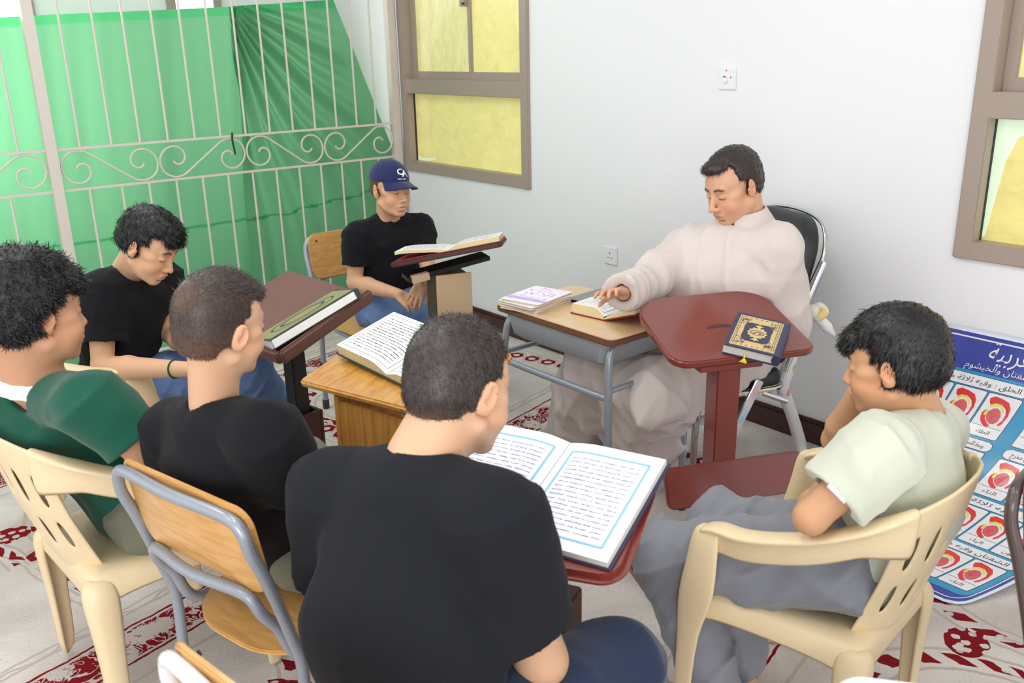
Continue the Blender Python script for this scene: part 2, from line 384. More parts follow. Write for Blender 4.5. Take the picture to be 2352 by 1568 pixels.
# ---------------------------------------------------------------- iron grille across the back
def grille():
    root = empty('metal_grille', (2.0, YG, 0), 0, 'cream painted iron grille with scroll band in front of the green curtain', 'grille')
    y = 0.0; ox = 2.0
    def b(name, mb): mb.v = [(v[0] - ox, v[1], v[2]) for v in mb.v]; return mb.build(name, M['iron'], root)
    zr1, zr2 = 1.165, 0.962
    x0, x1 = -0.9, 3.10
    for z in (zr1, zr2, 2.35, 0.14):
        mb = MB(); mb.box(((x0 + x1) / 2, y, z), (x1 - x0, 0.012, 0.012)); b('rail', mb)
    for px, w in ((1.085, 0.05), (-0.86, 0.05), (3.085, 0.05)):
        mb = MB(); mb.box((px, y, 1.19), (w, 0.05, 2.38)); b('post', mb)
    xs = [1.223, 1.376, 1.52, 1.665, 1.81, 1.954, 2.10, 2.245, 2.388, 2.53, 2.672, 2.81, 2.944]
    xl = [1.085 - 0.145 * i for i in range(1, 13)]
    xs2 = [1.29, 1.45, 1.59, 1.735, 1.88, 2.025, 2.17, 2.315, 2.46, 2.60, 2.74, 2.875, 3.0]
    for x in xs + xl:
        mb = MB(); mb.tube([(x, y, zr1), (x, y, 2.35)], 0.0062, 8); b('bar', mb)
    for x in [q - 0.055 for q in xs2] + [q - 0.07 for q in xl]:
        mb = MB(); mb.tube([(x, y, 0.14), (x, y, zr2)], 0.0062, 8); b('bar', mb)
    # S scrolls between the rails
    h = (zr1 - zr2) / 2 - 0.012; zc = (zr1 + zr2) / 2
    def scroll(xa, xb, flip):
        r = h
        pts = []
        ph = math.asin(min(.95, 2 * r / (xb - xa))); A = []; B = []; a0 = 2.2 * PI
        for i in range(44):
            t = i / 43; a = a0 * (1 - t) - ph * t; rr = r * (0.22 + 0.78 * min(1, t * 1.25) ** .8)
            A.append((xa - rr * math.sin(a), rr * math.cos(a) - (r - rr) * 0.2))
        B = [(xa + xb - x, -z) for x, z in A[::-1]]
        pl = A + B
        mb = MB(); mb.tube([(px, y, zc + pz * (1 if flip else -1)) for px, pz in pl], 0.0055, 6); b('scroll', mb)
    w = 0.485
    xc = 1.115
    seq = []
    k = 0
    while xc < 3.0:
        xe = min(xc + w, 3.07)
        scroll(xc + h, xe - h, k % 2 == 0); xc = xe + 0.002; k += 1
    xc = 1.055; k = 1
    while xc > -0.8:
        scroll(xc - w + h, xc - h, k % 2 == 0); xc -= w; k += 1
    mb = MB(); mb.tube([(2.0 + 0.017, y - 0.012, zr1 + 0.02), (2.012, y - 0.014, zr1 - 0.02), (2.02, y - 0.016, zr1 - 0.10)], 0.005, 6)
    mb.v = [(v[0] - ox, v[1], v[2]) for v in mb.v]; o = mb.build('cable_tie', M['black'], root); o['label'] = 'black tie'
grille()
mb = MB(); mb.box((XW - 0.02, 4.92 + 0.045, 1.2), (0.022, 0.018, 2.4)); tag(mb.build('pipe', M['white'], bevel=0.006), 'white vertical conduit between grille post and left window', 'pipe')
def cable(name, pts, r, m, label):
    mb = MB(); mb.tube(pts, r, 6, smooth=8); tag(mb.build(name, m), label, 'cable')
M['wire'] = mat('grey_wire', srgb(190, 186, 180), 0.5)
cable('cable', [(2.80, 5.70, 2.4), (2.99, 5.70, 1.95), (3.06, 5.68, 1.75), (2.95, 5.66, 1.5), (2.90, 5.55, 1.2), (2.80, 5.2, 0.7), (2.62, 5.1, 0.35), (2.55, 5.08, 0.01)], 0.004, M['wire'], 'thin loose grey cable hanging behind the curtain edge')
cable('cable', [(2.75, 5.62, 2.1), (2.95, 5.60, 1.93), (3.1, 5.58, 1.97)], 0.0035, M['wire'], 'thin white cable sagging high on the corner wall')

# ---------------------------------------------------------------- green curtain
def curtain():
    m = bpy.data.materials.new('green_cloth'); m.use_nodes = True; nt = m.node_tree; N = nt.nodes; L = nt.links
    for n in list(N): N.remove(n)
    out = N.new('ShaderNodeOutputMaterial'); d = N.new('ShaderNodeBsdfDiffuse'); t = N.new('ShaderNodeBsdfTranslucent'); mx = N.new('ShaderNodeMixShader')
    a = N.new('ShaderNodeAttribute'); a.attribute_name = 'Col'
    L.new(a.outputs['Color'], d.inputs[0]); L.new(a.outputs['Color'], t.inputs[0]); mx.inputs[0].default_value = 0.42
    L.new(d.outputs[0], mx.inputs[1]); L.new(t.outputs[0], mx.inputs[2]); L.new(mx.outputs[0], out.inputs[0])
    root = empty('green_curtain', (1.2, 5.05, 0), 0, 'translucent green cloth curtain hung behind the cream iron grille', 'curtain')
    def sheet(name, xl, xr, ztl, ztr, nx, nz, fold, y0, hem=True):
        V = []; Cc = []
        for j in range(nz + 1):
            v = j / nz
            for i in range(nx + 1):
                u = i / nx
                a, b = xl(v), xr(v); x = a + (b - a) * u; zt = ztl + (ztr - ztl) * u; z = zt * (1 - v) + 0.01 * v
                yy = y0 + fold(u, v)
                V.append((x - 1.2, yy - 5.05, z))
                hm = hem and (zt - z) < 0.045
                seam = abs(z - (0.60 + 0.16 * (max(x, 0) / 3.0) ** 1.2 + 0.03 * math.sin(x * 2.1))) < 0.007
                c = srgb(84, 178, 118) if hm else (srgb(60, 150, 96) if seam else srgb(116, 178, 136))
                Cc.append(c)
        F = [(j * (nx + 1) + i, j * (nx + 1) + i + 1, (j + 1) * (nx + 1) + i + 1, (j + 1) * (nx + 1) + i) for j in range(nz) for i in range(nx)]
        link(name, npmesh(name, V, F4=F, col=np.array(Cc)), m, root)
    rr = random.Random(3); ph = [rr.uniform(0, 6.3) for _ in range(12)]
    def f1(u, v):
        return 1.7 * 0.012 * math.sin(u * 30 + ph[0] + 0.6 * v) + 0.006 * math.sin(u * 71 + ph[1] + 2 * v) + 0.02 * math.sin(u * 6 + v * 2) + 0.012 * v * math.sin(u * 11 + v * 9) + 0.007 * math.sin(u * 130 + ph[2] + 3 * math.sin(2 * v))
    def f2(u, v):
        # pleats gathered at the top left, fanning to the lower right
        d = math.atan2(v * 1.8 + 0.05, u * 1.0 + 0.03)
        rad = math.hypot(u, v)
        return 0.050 * math.exp(-rad * 0.8) * math.sin(d * 38 + ph[3]) * min(1, rad * 7) * min(1, (1 - u) * 5 + .05) + (0.024 * math.sin(d * 17) * min(1, rad * 3) + 0.012 * math.sin(u * 8 + v * 14)) * min(1, (1 - u) * 5 + .05)
    sheet('curtain_panel', lambda v: -1.0, lambda v: 2.16 - 0.03 * v, 1.69, 1.845, 300, 140, f1, 5.06)
    sheet('curtain_panel', lambda v: 2.12 - 0.05 * v, lambda v: 2.76 + (min(v, 0.5) * 2) ** 1.0 * 0.36, 1.845, 1.888, 180, 180, f2, 5.03)
curtain()
MBw = mat('bright_daylight', srgb(255, 255, 250), 0.5); bb = MBw.node_tree.nodes['Principled BSDF']
bb.inputs['Emission Color'].default_value = (1, 1, 0.97, 1); bb.inputs['Emission Strength'].default_value = 7.0
for num, (a, b) in ((3, (0.1, 1.30)), (4, (2.03, 2.36))):
    r_ = empty('window_%d' % num, ((a + b) / 2, YB, 0.75)); r_['kind'] = 'structure'; r_['label'] = 'daylit window behind the green curtain'
    mb = MB(); mb.box((0, 0.06, 0.875), (b - a - 0.02, 0.01, 1.73)); mb.build('window_pane', MBw, r_, smooth=False)
    mb = MB()
    for x in (-(b - a) / 2 + 0.025, (b - a) / 2 - 0.025): mb.box((x, 0.0, 0.875), (0.05, 0.07, 1.75))
    mb.box((0, 0, 0.02), (b - a, 0.065, 0.045)); mb.box((0, 0, 1.73), (b - a, 0.065, 0.045)); mb.build('window_frame', M['frame'], r_, bevel=0.003)

# ---------------------------------------------------------------- placing helpers: a sight line of the photograph met with a height, a plane or a distance
FC = 2070.0
def ray(x, y): return R @ np.array([x - 1176.0, 784.0 - y, -FC])
def pz(x, y, z): v = ray(x, y); return CAM + v * ((z - CAM[2]) / v[2])
def pD(x, y, d): return CAM + ray(x, y) * (d / FC)
def pY(x, y, Y): v = ray(x, y); return CAM + v * (Y / v[1])
def pX(x, y, X0): v = ray(x, y); return CAM + v * (X0 / v[0])
def frame_from(o, a, b):
    """matrix with origin o, x towards a, y in the plane towards b"""
    o, a, b = Vector(o), Vector(a), Vector(b)
    x = (a - o).normalized(); y = (b - o); y = (y - x * y.dot(x)).normalized(); z = x.cross(y)
    return Matrix(((x[0], y[0], z[0], o[0]), (x[1], y[1], z[1], o[1]), (x[2], y[2], z[2], o[2]), (0, 0, 0, 1)))
def yawm(loc, deg): return Matrix.Translation(Vector(loc)) @ Matrix.Rotation(math.radians(deg), 4, 'Z')

M['cream'] = mat('cream_plastic', srgb(234, 213, 172), 0.38, bump=0.03, bscale=40, var=0.02, vscale=4, sss=0.03)
M['ply'] = wood('beech_plywood', srgb(222, 172, 104), srgb(200, 146, 80), scale=(2.5, 22, 22), rough=0.32)
M['plydark'] = wood('dark_plywood', srgb(120, 92, 66), srgb(86, 62, 46), scale=(2.5, 22, 22), rough=0.3)
M['tube'] = mat('grey_tube', srgb(150, 158, 168), 0.3, metal=0.25, coat=0.4, bump=0.02, bscale=70)
M['tubew'] = mat('white_tube', srgb(226, 229, 232), 0.25, coat=0.5)
M['browntube'] = mat('brown_tube', srgb(78, 62, 58), 0.3, coat=.5)
M['rubber'] = mat('rubber', srgb(52, 54, 56), 0.7)
M['chrome'] = mat('chrome', srgb(205, 205, 208), 0.12, metal=1.0)
M['leather'] = mat('black_leather', srgb(34, 36, 40), 0.42, bump=0.12, bscale=160)
M['maroon'] = mat('maroon_paint', srgb(122, 50, 42), 0.28, coat=0.35, bump=0.08, bscale=120, var=0.06, vscale=6)
M['oak'] = wood('varnished_oak', srgb(216, 158, 74), srgb(184, 124, 48), scale=(14, 1.6, 14), rough=0.16, coat=0.8)
M['oakv'] = wood('oak_upright', srgb(204, 150, 76), srgb(176, 118, 52), scale=(16, 16, 1.2), rough=0.35, coat=0.2)
M['vinyl'] = mat('brown_vinyl', srgb(110, 74, 66), 0.6, bump=0.15, bscale=300, var=0.05)
M['vinyl_dark'] = mat('dark_brown_box', srgb(74, 40, 36), 0.55, bump=0.08, bscale=200)
M['blackmetal'] = mat('black_metal', srgb(30, 30, 32), 0.45)
M['deskwood'] = wood('worn_laminate', srgb(222, 190, 146), srgb(212, 178, 132), scale=(5, 1, 5), rough=0.3, coat=0.35)
M['deskedge'] = mat('worn_brown_edge', srgb(110, 72, 50), 0.5, var=0.35, vscale=30, bump=0.1)
M['tray'] = mat('grey_tray', srgb(158, 163, 168), 0.4, bump=0.02)
M['darkwood'] = wood('dark_wenge', srgb(82, 72, 62), srgb(58, 50, 44), scale=(20, 20, 1.5), rough=0.5, coat=0.0)
M['beige'] = mat('beige_board', srgb(206, 178, 142), 0.6, var=0.03, vscale=5)
M['paper'] = mat('paper', srgb(250, 250, 250), 0.6); M['paper_cream'] = mat('paper_cream', srgb(243, 234, 208), 0.65)
M['edges'] = mat('page_edges', srgb(222, 218, 210), 0.8, bump=0.5, bscale=60, stretch=(1, 1, 40))
M['edges_cream'] = mat('page_edges_cream', srgb(232, 216, 168), 0.8, bump=0.5, bscale=60, stretch=(1, 1, 40))
M['ink'] = mat('black_ink', srgb(52, 52, 56), 0.7); M['ink_soft'] = mat('soft_ink', srgb(150, 158, 186), 0.7)
M['blueprint'] = mat('blue_print', srgb(150, 200, 236), 0.6)
M['navy'] = mat('navy_cover', srgb(52, 56, 84), 0.45, bump=0.1, bscale=500)
M['gold'] = mat('gold_print', srgb(214, 188, 130), 0.4, var=0.1, vscale=60)
M['greenc'] = mat('green_cover', srgb(40, 72, 62), 0.5); M['redc'] = mat('red_cover', srgb(150, 30, 40), 0.5)
M['darkred'] = mat('dark_red_inside', srgb(60, 14, 20), 0.6)
M['yellow'] = mat('yellow_ribbon', srgb(235, 205, 50), 0.6)

# ---------------------------------------------------------------- moulded plastic armchair
def plastic_chair(mw, label, group='cream moulded plastic armchairs'):
    root = empty('plastic_armchair', (0, 0, 0), 0, label, 'chair', group); root.matrix_world = mw
    half = [(0.0, -0.320, 0.815), (0.07, -0.315, 0.812), (0.14, -0.292, 0.80), (0.20, -0.246, 0.775), (0.24, -0.180, 0.74), (0.262, -0.095, 0.70), (0.272, 0.0, 0.668), (0.275, 0.07, 0.652), (0.270, 0.125, 0.648), (0.262, 0.17, 0.63)]
    pts = [Vector((-x, y, z)) for x, y, z in half[:0:-1]] + [Vector(p) for p in half]
    P, _ = catmull(pts, [0] * len(pts), 6); n = len(P)
    cum = [0]
    for i in range(1, n): cum.append(cum[-1] + (P[i] - P[i - 1]).length)
    tot = cum[-1]; s_of = [c - tot / 2 for c in cum]
    # back panel with slots: columns at chosen arc positions
    cols = [-0.215, -0.20]
    xs = -0.172
    slots = []
    while xs < 0.17:
        slots.append((len(cols), xs)); cols += [xs, xs + 0.019]; xs += 0.0655
    cols += [0.20, 0.215]
    def at_s(s):
        for i in range(n - 1):
            if s_of[i] <= s <= s_of[i + 1] + 1e-9:
                t = (s - s_of[i]) / (s_of[i + 1] - s_of[i]); return P[i] * (1 - t) + P[i + 1] * t
        return P[-1] if s > 0 else P[0]
    rows = [0, 0.012, 0.10, 0.20, 0.46, 0.57, 0.80, 0.86, 1.0]     # fraction of the drop
    mb = MB(); V = []
    for s in cols:
        p = at_s(s); zb = 0.415
        for q in rows:
            k = q
            x = p.x * (1 - 0.26 * k ** 1.2); y = p.y + 0.110 * k ** 1.1 + (0.02 * math.sin(k * PI)) * -0.4
            V.append((x, y, p.z + (zb - p.z) * q))
    nr = len(rows); F = []
    sl = set(i for i, _ in slots)
    for i in range(len(cols) - 1):
        for j in range(nr - 1):
            if i in sl and j in (3, 5): continue
            F.append((i * nr + j, (i + 1) * nr + j, (i + 1) * nr + j + 1, i * nr + j + 1))
    mb.add(V, F); mb.build('backrest', M['cream'], root, solid=0.009, sub=2)
    # arm band either side: web plus rolled top flange
    for sg in (-1, 1):
        mb = MB(); secs = []
        ss = [0.18 + (tot / 2 - 0.18) * k / 26 for k in range(27)]
        for k, s in enumerate(ss):
            p = at_s(sg * s); p2 = at_s(sg * min(tot / 2, s + 0.01)); p1 = at_s(sg * (s - 0.01))
            t = (p2 - p1); t.z = 0; t.normalize(); nrm = Vector((t.y, -t.x, 0)) * sg
            if nrm.dot(Vector((p.x, p.y + 0.02, 0))) < 0: nrm = -nrm
            f = min(1, (s - 0.18) / 0.12); wd = 0.012 + 0.022 * f; hh = 0.105 - 0.04 * f
            hh = 0.072 + 0.05 * (1 - f)
            up = Vector((0, 0, 1))
            prof = [(-wd * .9, 0.002), (-wd * 0.6, 0.006), (0, 0.007), (wd * 0.6, 0.004), (wd * .85, -0.006), (0.006, -0.016), (0.001, -hh), (-0.008, -hh), (-0.006, -0.02), (-wd * .9, -0.008)]
            secs.append([p + nrm * a + up * b for a, b in prof])
        mb.loft(secs); mb.build('armrest', M['cream'], root, sub=1)
        # front leg growing out of the arm
        mb = MB(); secs = []
        for (x, y, z, wx, wy) in [(0.258, 0.148, 0.642, 0.05, 0.06), (0.262, 0.155, 0.615, 0.056, 0.078), (0.262, 0.160, 0.55, 0.056, 0.086), (0.258, 0.172, 0.47, 0.056, 0.10), (0.25, 0.186, 0.41, 0.058, 0.095), (0.246, 0.200, 0.34, 0.052, 0.064), (0.245, 0.208, 0.2, 0.046, 0.054), (0.244, 0.216, 0.03, 0.040, 0.046), (0.244, 0.217, 0.0, 0.042, 0.048)]:
            secs.append([Vector((sg * (x + a * wx / 2), y + b * wy / 2, z)) for a, b in [(1, -.7), (1, .55), (.6, 1), (-.3, 1), (-.55, .5), (-.45, -.2), (.45, -.35), (.55, -1), (.9, -1)]])
        mb.loft(secs); mb.build('leg', M['cream'], root, sub=1)
        mb = MB(); secs = []
        for (x, y, z, wx, wy) in [(0.178, -0.18, 0.425, 0.035, 0.05), (0.187, -0.180, 0.40, 0.066, 0.09), (0.192, -0.180, 0.35, 0.070, 0.09), (0.194, -0.180, 0.25, 0.060, 0.072), (0.196, -0.182, 0.1, 0.048, 0.058), (0.198, -0.184, 0.0, 0.046, 0.052)]:
            secs.append([Vector((sg * (x + a * wx / 2), y + b * wy / 2, z)) for a, b in [(1, .7), (1, -.5), (.6, -1), (-.7, -1), (-1, -.6), (-.6, -.5), (.3, -.4), (.5, 0.2), (.5, .9)]])
        mb.loft(secs); mb.build('leg', M['cream'], root, sub=1)
    # seat with skirt
    nx, ny = 12, 12; V = []
    for j in range(ny + 1):
        for i in range(nx + 1):
            u, v = i / nx * 2 - 1, j / ny
            hw = 0.20 + 0.035 * v; x = u * hw; y = -0.205 + 0.45 * v
            z = 0.435 - 0.018 * (1 - u * u) * math.sin(min(1, v * 1.1) * PI) - (0.03 * max(0, v - 0.88) / 0.12) - 0.012 * max(0, abs(u) - 0.85) / 0.15
            V.append((x, y, z))
    F = [(j * (nx + 1) + i, j * (nx + 1) + i + 1, (j + 1) * (nx + 1) + i + 1, (j + 1) * (nx + 1) + i) for j in range(ny) for i in range(nx)]
    rim = [j * (nx + 1) for j in range(ny + 1)] + [ny * (nx + 1) + i for i in range(1, nx + 1)] + [j * (nx + 1) + nx for j in range(ny - 1, -1, -1)] + [i for i in range(nx - 1, 0, -1)]
    b0 = len(V)
    for k in rim:
        x, y, z = V[k]; yy = (y + 0.205) / 0.45
        dz = 0.05 + 0.03 * abs(2 * yy - 1) ** 3
        V.append((x * 1.04, y + (0.006 if y > 0.2 else 0), z - dz))
    m_ = len(rim); F += [(rim[k], rim[(k + 1) % m_], b0 + (k + 1) % m_, b0 + k) for k in range(m_)]
    mb = MB(); mb.add(V, F); mb.build('seat', M['cream'], root, solid=0.007, sub=1)
    return root

# ---------------------------------------------------------------- tubular school chair
def school_chair(mw, label, tube='tube', ply='ply', w=0.40, top=0.80, group='tubular school chairs'):
    root = empty('school_chair', (0, 0, 0), 0, label, 'chair', group); root.matrix_world = mw
    h = w / 2; r = 0.0125
    def corner(pts): return pts
    mb = MB()
    L = [(-h, -0.185, 0.03), (-h, -0.165, 0.40), (-h, -0.185, 0.52), (-h, -0.225, 0.66), (-h + 0.002, -0.25, top - 0.07), (-h + 0.012, -0.257, top - 0.025), (-h + 0.05, -0.262, top - 0.003)]
    pts = L + [(0, -0.272, top)] + [(-x, y, z) for x, y, z in L[::-1]]
    mb.tube(pts, r, 10, smooth=5); mb.build('back_frame', M[tube], root)
    mb = MB(); k = h - 0.04; t2 = top - 0.185
    L = [(-k - 0.01, 0.15, 0.405), (-k - 0.01, 0.02, 0.402), (-k - 0.008, -0.08, 0.408), (-k - 0.004, -0.15, 0.44), (-k, -0.185, 0.52), (-k, -0.215, t2 - 0.05), (-k + 0.012, -0.228, t2 - 0.012), (-k + 0.05, -0.236, t2)]
    pts = L + [(0, -0.250, t2)] + [(-x, y, z) for x, y, z in L[::-1]]
    mb.tube(pts, r, 10, smooth=5); mb.build('seat_frame', M[tube], root)
    for sg in (-1, 1):
        mb = MB(); mb.tube([(sg * (h - 0.05), 0.05, 0.408), (sg * (h - 0.03), 0.13, 0.40), (sg * (h - 0.01), 0.175, 0.36), (sg * h, 0.19, 0.2), (sg * h, 0.20, 0.03)], r, 10, smooth=5); mb.build('leg', M[tube], root)
        for y, z in ((-0.185, 0.0), (0.20, 0.0)):
            mb = MB(); mb.tube([(sg * h, y, 0), (sg * h, y, 0.045)], 0.0155, 10); mb.build('rubber_foot', M['rubber'], root)
        mb = MB(); mb.tube([(sg * h, -0.178, 0.20), (sg * h, -0.176, 0.235)], 0.0155, 10); mb.build('joint_sleeve', M['rubber'], root)
    # curved plywood back
    mb = MB(); secs = []
    nz = 10
    V = []; cols = 17
    z0, z1 = top - 0.185, top + 0.018
    out = rrect(w - 0.015, z1 - z0, 0.045, 6)
    cen = [(x, z) for x, z in out]
    def yb(x, z): return -0.238 - (z) * 0.17 - 0.022 * (1 - (x / h) ** 2)
    outer = [(x, yb(x, z) + 0.0, (z0 + z1) / 2 + z) for x, z in cen]
    # triangulated fan strips by scaled rings keep the curvature
    rings = [1.0, 0.75, 0.5, 0.25]
    for off in (0.022, 0.010):
        for s in rings:
            for x, z in cen: V.append((x * s, yb(x * s, z * s) + off, (z0 + z1) / 2 + z * s))
        V.append((0, yb(0, 0) + off, (z0 + z1) / 2))
    m_ = len(cen); F = []; st = m_ * 4 + 1
    for lay in (0, 1):
        o = lay * st
        for q in range(3):
            for i in range(m_):
                a, b = o + q * m_ + i, o + q * m_ + (i + 1) % m_; F.append((a, b, b + m_, a + m_))
        for i in range(m_): F.append((o + 3 * m_ + i, o + 3 * m_ + (i + 1) % m_, o + 4 * m_))
    for i in range(m_): F.append((i, (i + 1) % m_, st + (i + 1) % m_, st + i))
    mb.add(V, F); bk = mb.build('backrest', M[ply], root, bevel=0.003)
    for x in (-h + 0.045, h - 0.045):
        mb = MB(); mb.tube([(x, yb(x, 0) + 0.0215, z1 - 0.03), (x, yb(x, 0) + 0.0245, z1 - 0.03)], 0.005, 8); mb.build('rivet', M['rubber'], bk)
    mb = MB(); T = Matrix.Translation((0, 0.0, 0.42)) @ Matrix.Rotation(0.03, 4, 'X')
    mb.prism(rrect(w - 0.02, 0.37, [0.05, 0.05, 0.165, 0.165], 10), 0, 0.011, T); st_ = mb.build('seat', M[ply], root, bevel=0.003)
    for x in (-h + 0.06, h - 0.06):
        mb = MB(); mb.tube([(x, -0.09, 0.4285), (x, -0.09, 0.4300)], 0.005, 8); mb.build('rivet', M['rubber'], st_)
    return root

C_F = plastic_chair(yawm((1.685, .985, 0), 8) @ Matrix.Scale(.94, 4), 'cream plastic armchair holding the boy in the pale green shirt')
C_C = plastic_chair(yawm((0.560, 2.285, 0), -86) @ Matrix.Scale(.985, 4), 'cream plastic armchair under the boy in the dark green shirt')
C_B = plastic_chair(yawm((0.70, 3.19, 0), -106) @ Matrix.Scale(1.0, 4), 'cream plastic armchair of the boy looking down by the grille')
S_A = school_chair(yawm((1.99, 3.45, 0), 180), 'school chair with grey tubes under the boy in the cap')
S_D = school_chair(yawm((0.72, 1.70, 0), -76), 'school chair with grey tubes under the boy with faded haircut', w=0.43)
S_E = school_chair(yawm((0.575, 1.01, 0), -80), 'school chair with white tubes in the bottom left foreground', tube='tubew', w=0.42)
qw = pz(1930, 1572, .78)
S_W = school_chair(yawm((qw[0] + .32, qw[1] + .01, 0), -52), 'white school chair whose top corner peeks in at the bottom edge', tube='tubew', ply='tubew', top=0.77)
qr = pz(2318, 1225, .71)
S_R = school_chair(yawm((qr[0] + .2, qr[1] - .25, 0), 180), 'school chair with dark wooden back cut by the right edge', tube='browntube', ply='plydark')

# ---------------------------------------------------------------- teacher's desk
def desk():
    x0, x1, y0, y1, zt = 1.90, 2.30, 1.871, 2.462, 0.73
    cx, cy = (x0 + x1) / 2, (y0 + y1) / 2
    root = empty('school_desk', (cx, cy, 0), 0, 'small school desk with worn wooden top and grey tubular legs', 'desk')
    mb = MB(); mb.prism(rrect(x1 - x0 - 0.006, y1 - y0 - 0.006, 0.028), zt - 0.004, zt); mb.build('tabletop', M['deskwood'], root, bevel=0.001)
    mb = MB(); mb.prism(rrect(x1 - x0, y1 - y0, 0.03), zt - 0.024, zt - 0.0035); mb.build('tabletop_edge', M['deskedge'], root, bevel=0.004)
    # tray: tapered box
    mb = MB(); a, b = 0.185, 0.255
    secs = []
    for z, sx, sy in ((zt - 0.025, a, b), (zt - 0.035, a, b), (zt - 0.10, a - 0.012, b - 0.02), (zt - 0.115, a - 0.03, b - 0.04)):
        secs.append([Vector((x, y, z)) for x, y in rrect(2 * sx, 2 * sy, 0.03)])
    mb.loft(secs); mb.build('tray', M['tray'], root, bevel=0)
    for sy in (-1, 1):
        mb = MB(); yy = sy * 0.262
        for sx in (-1, 1): pass
        mb.tube([(-0.19, yy + sy * 0.012, 0.02), (-0.185, yy + sy * 0.008, 0.45), (-0.178, yy, 0.60), (-0.16, yy - sy * 0.008, 0.672), (-0.10, yy - sy * 0.012, 0.698), (0.10, yy - sy * 0.012, 0.698), (0.16, yy - sy * 0.008, 0.672), (0.178, yy, 0.60), (0.185, yy + sy * 0.008, 0.45), (0.19, yy + sy * 0.012, 0.02)], 0.0135, 10, smooth=5)
        mb.build('leg_frame', M['tube'], root)
        for sx in (-1, 1):
            mb = MB(); mb.tube([(sx * 0.19, yy + sy * 0.012, 0), (sx * 0.19, yy + sy * 0.012, 0.03)], 0.016, 10); mb.build('rubber_foot', M['rubber'], root)
    mb = MB(); mb.tube([(-0.183, -0.268, 0.53), (-0.183, -0.22, 0.522), (-0.183, 0.22, 0.522), (-0.183, 0.268, 0.53)], 0.012, 10, smooth=4); mb.build('crossbar', M['tube'], root)
    for sy in (-1, 1):
        mb = MB(); mb.tube([(-0.18, sy * 0.268, 0.55), (0.18, sy * 0.268, 0.55)], 0.010, 8); mb.build('side_bar', M['tube'], root)
    return root
desk()

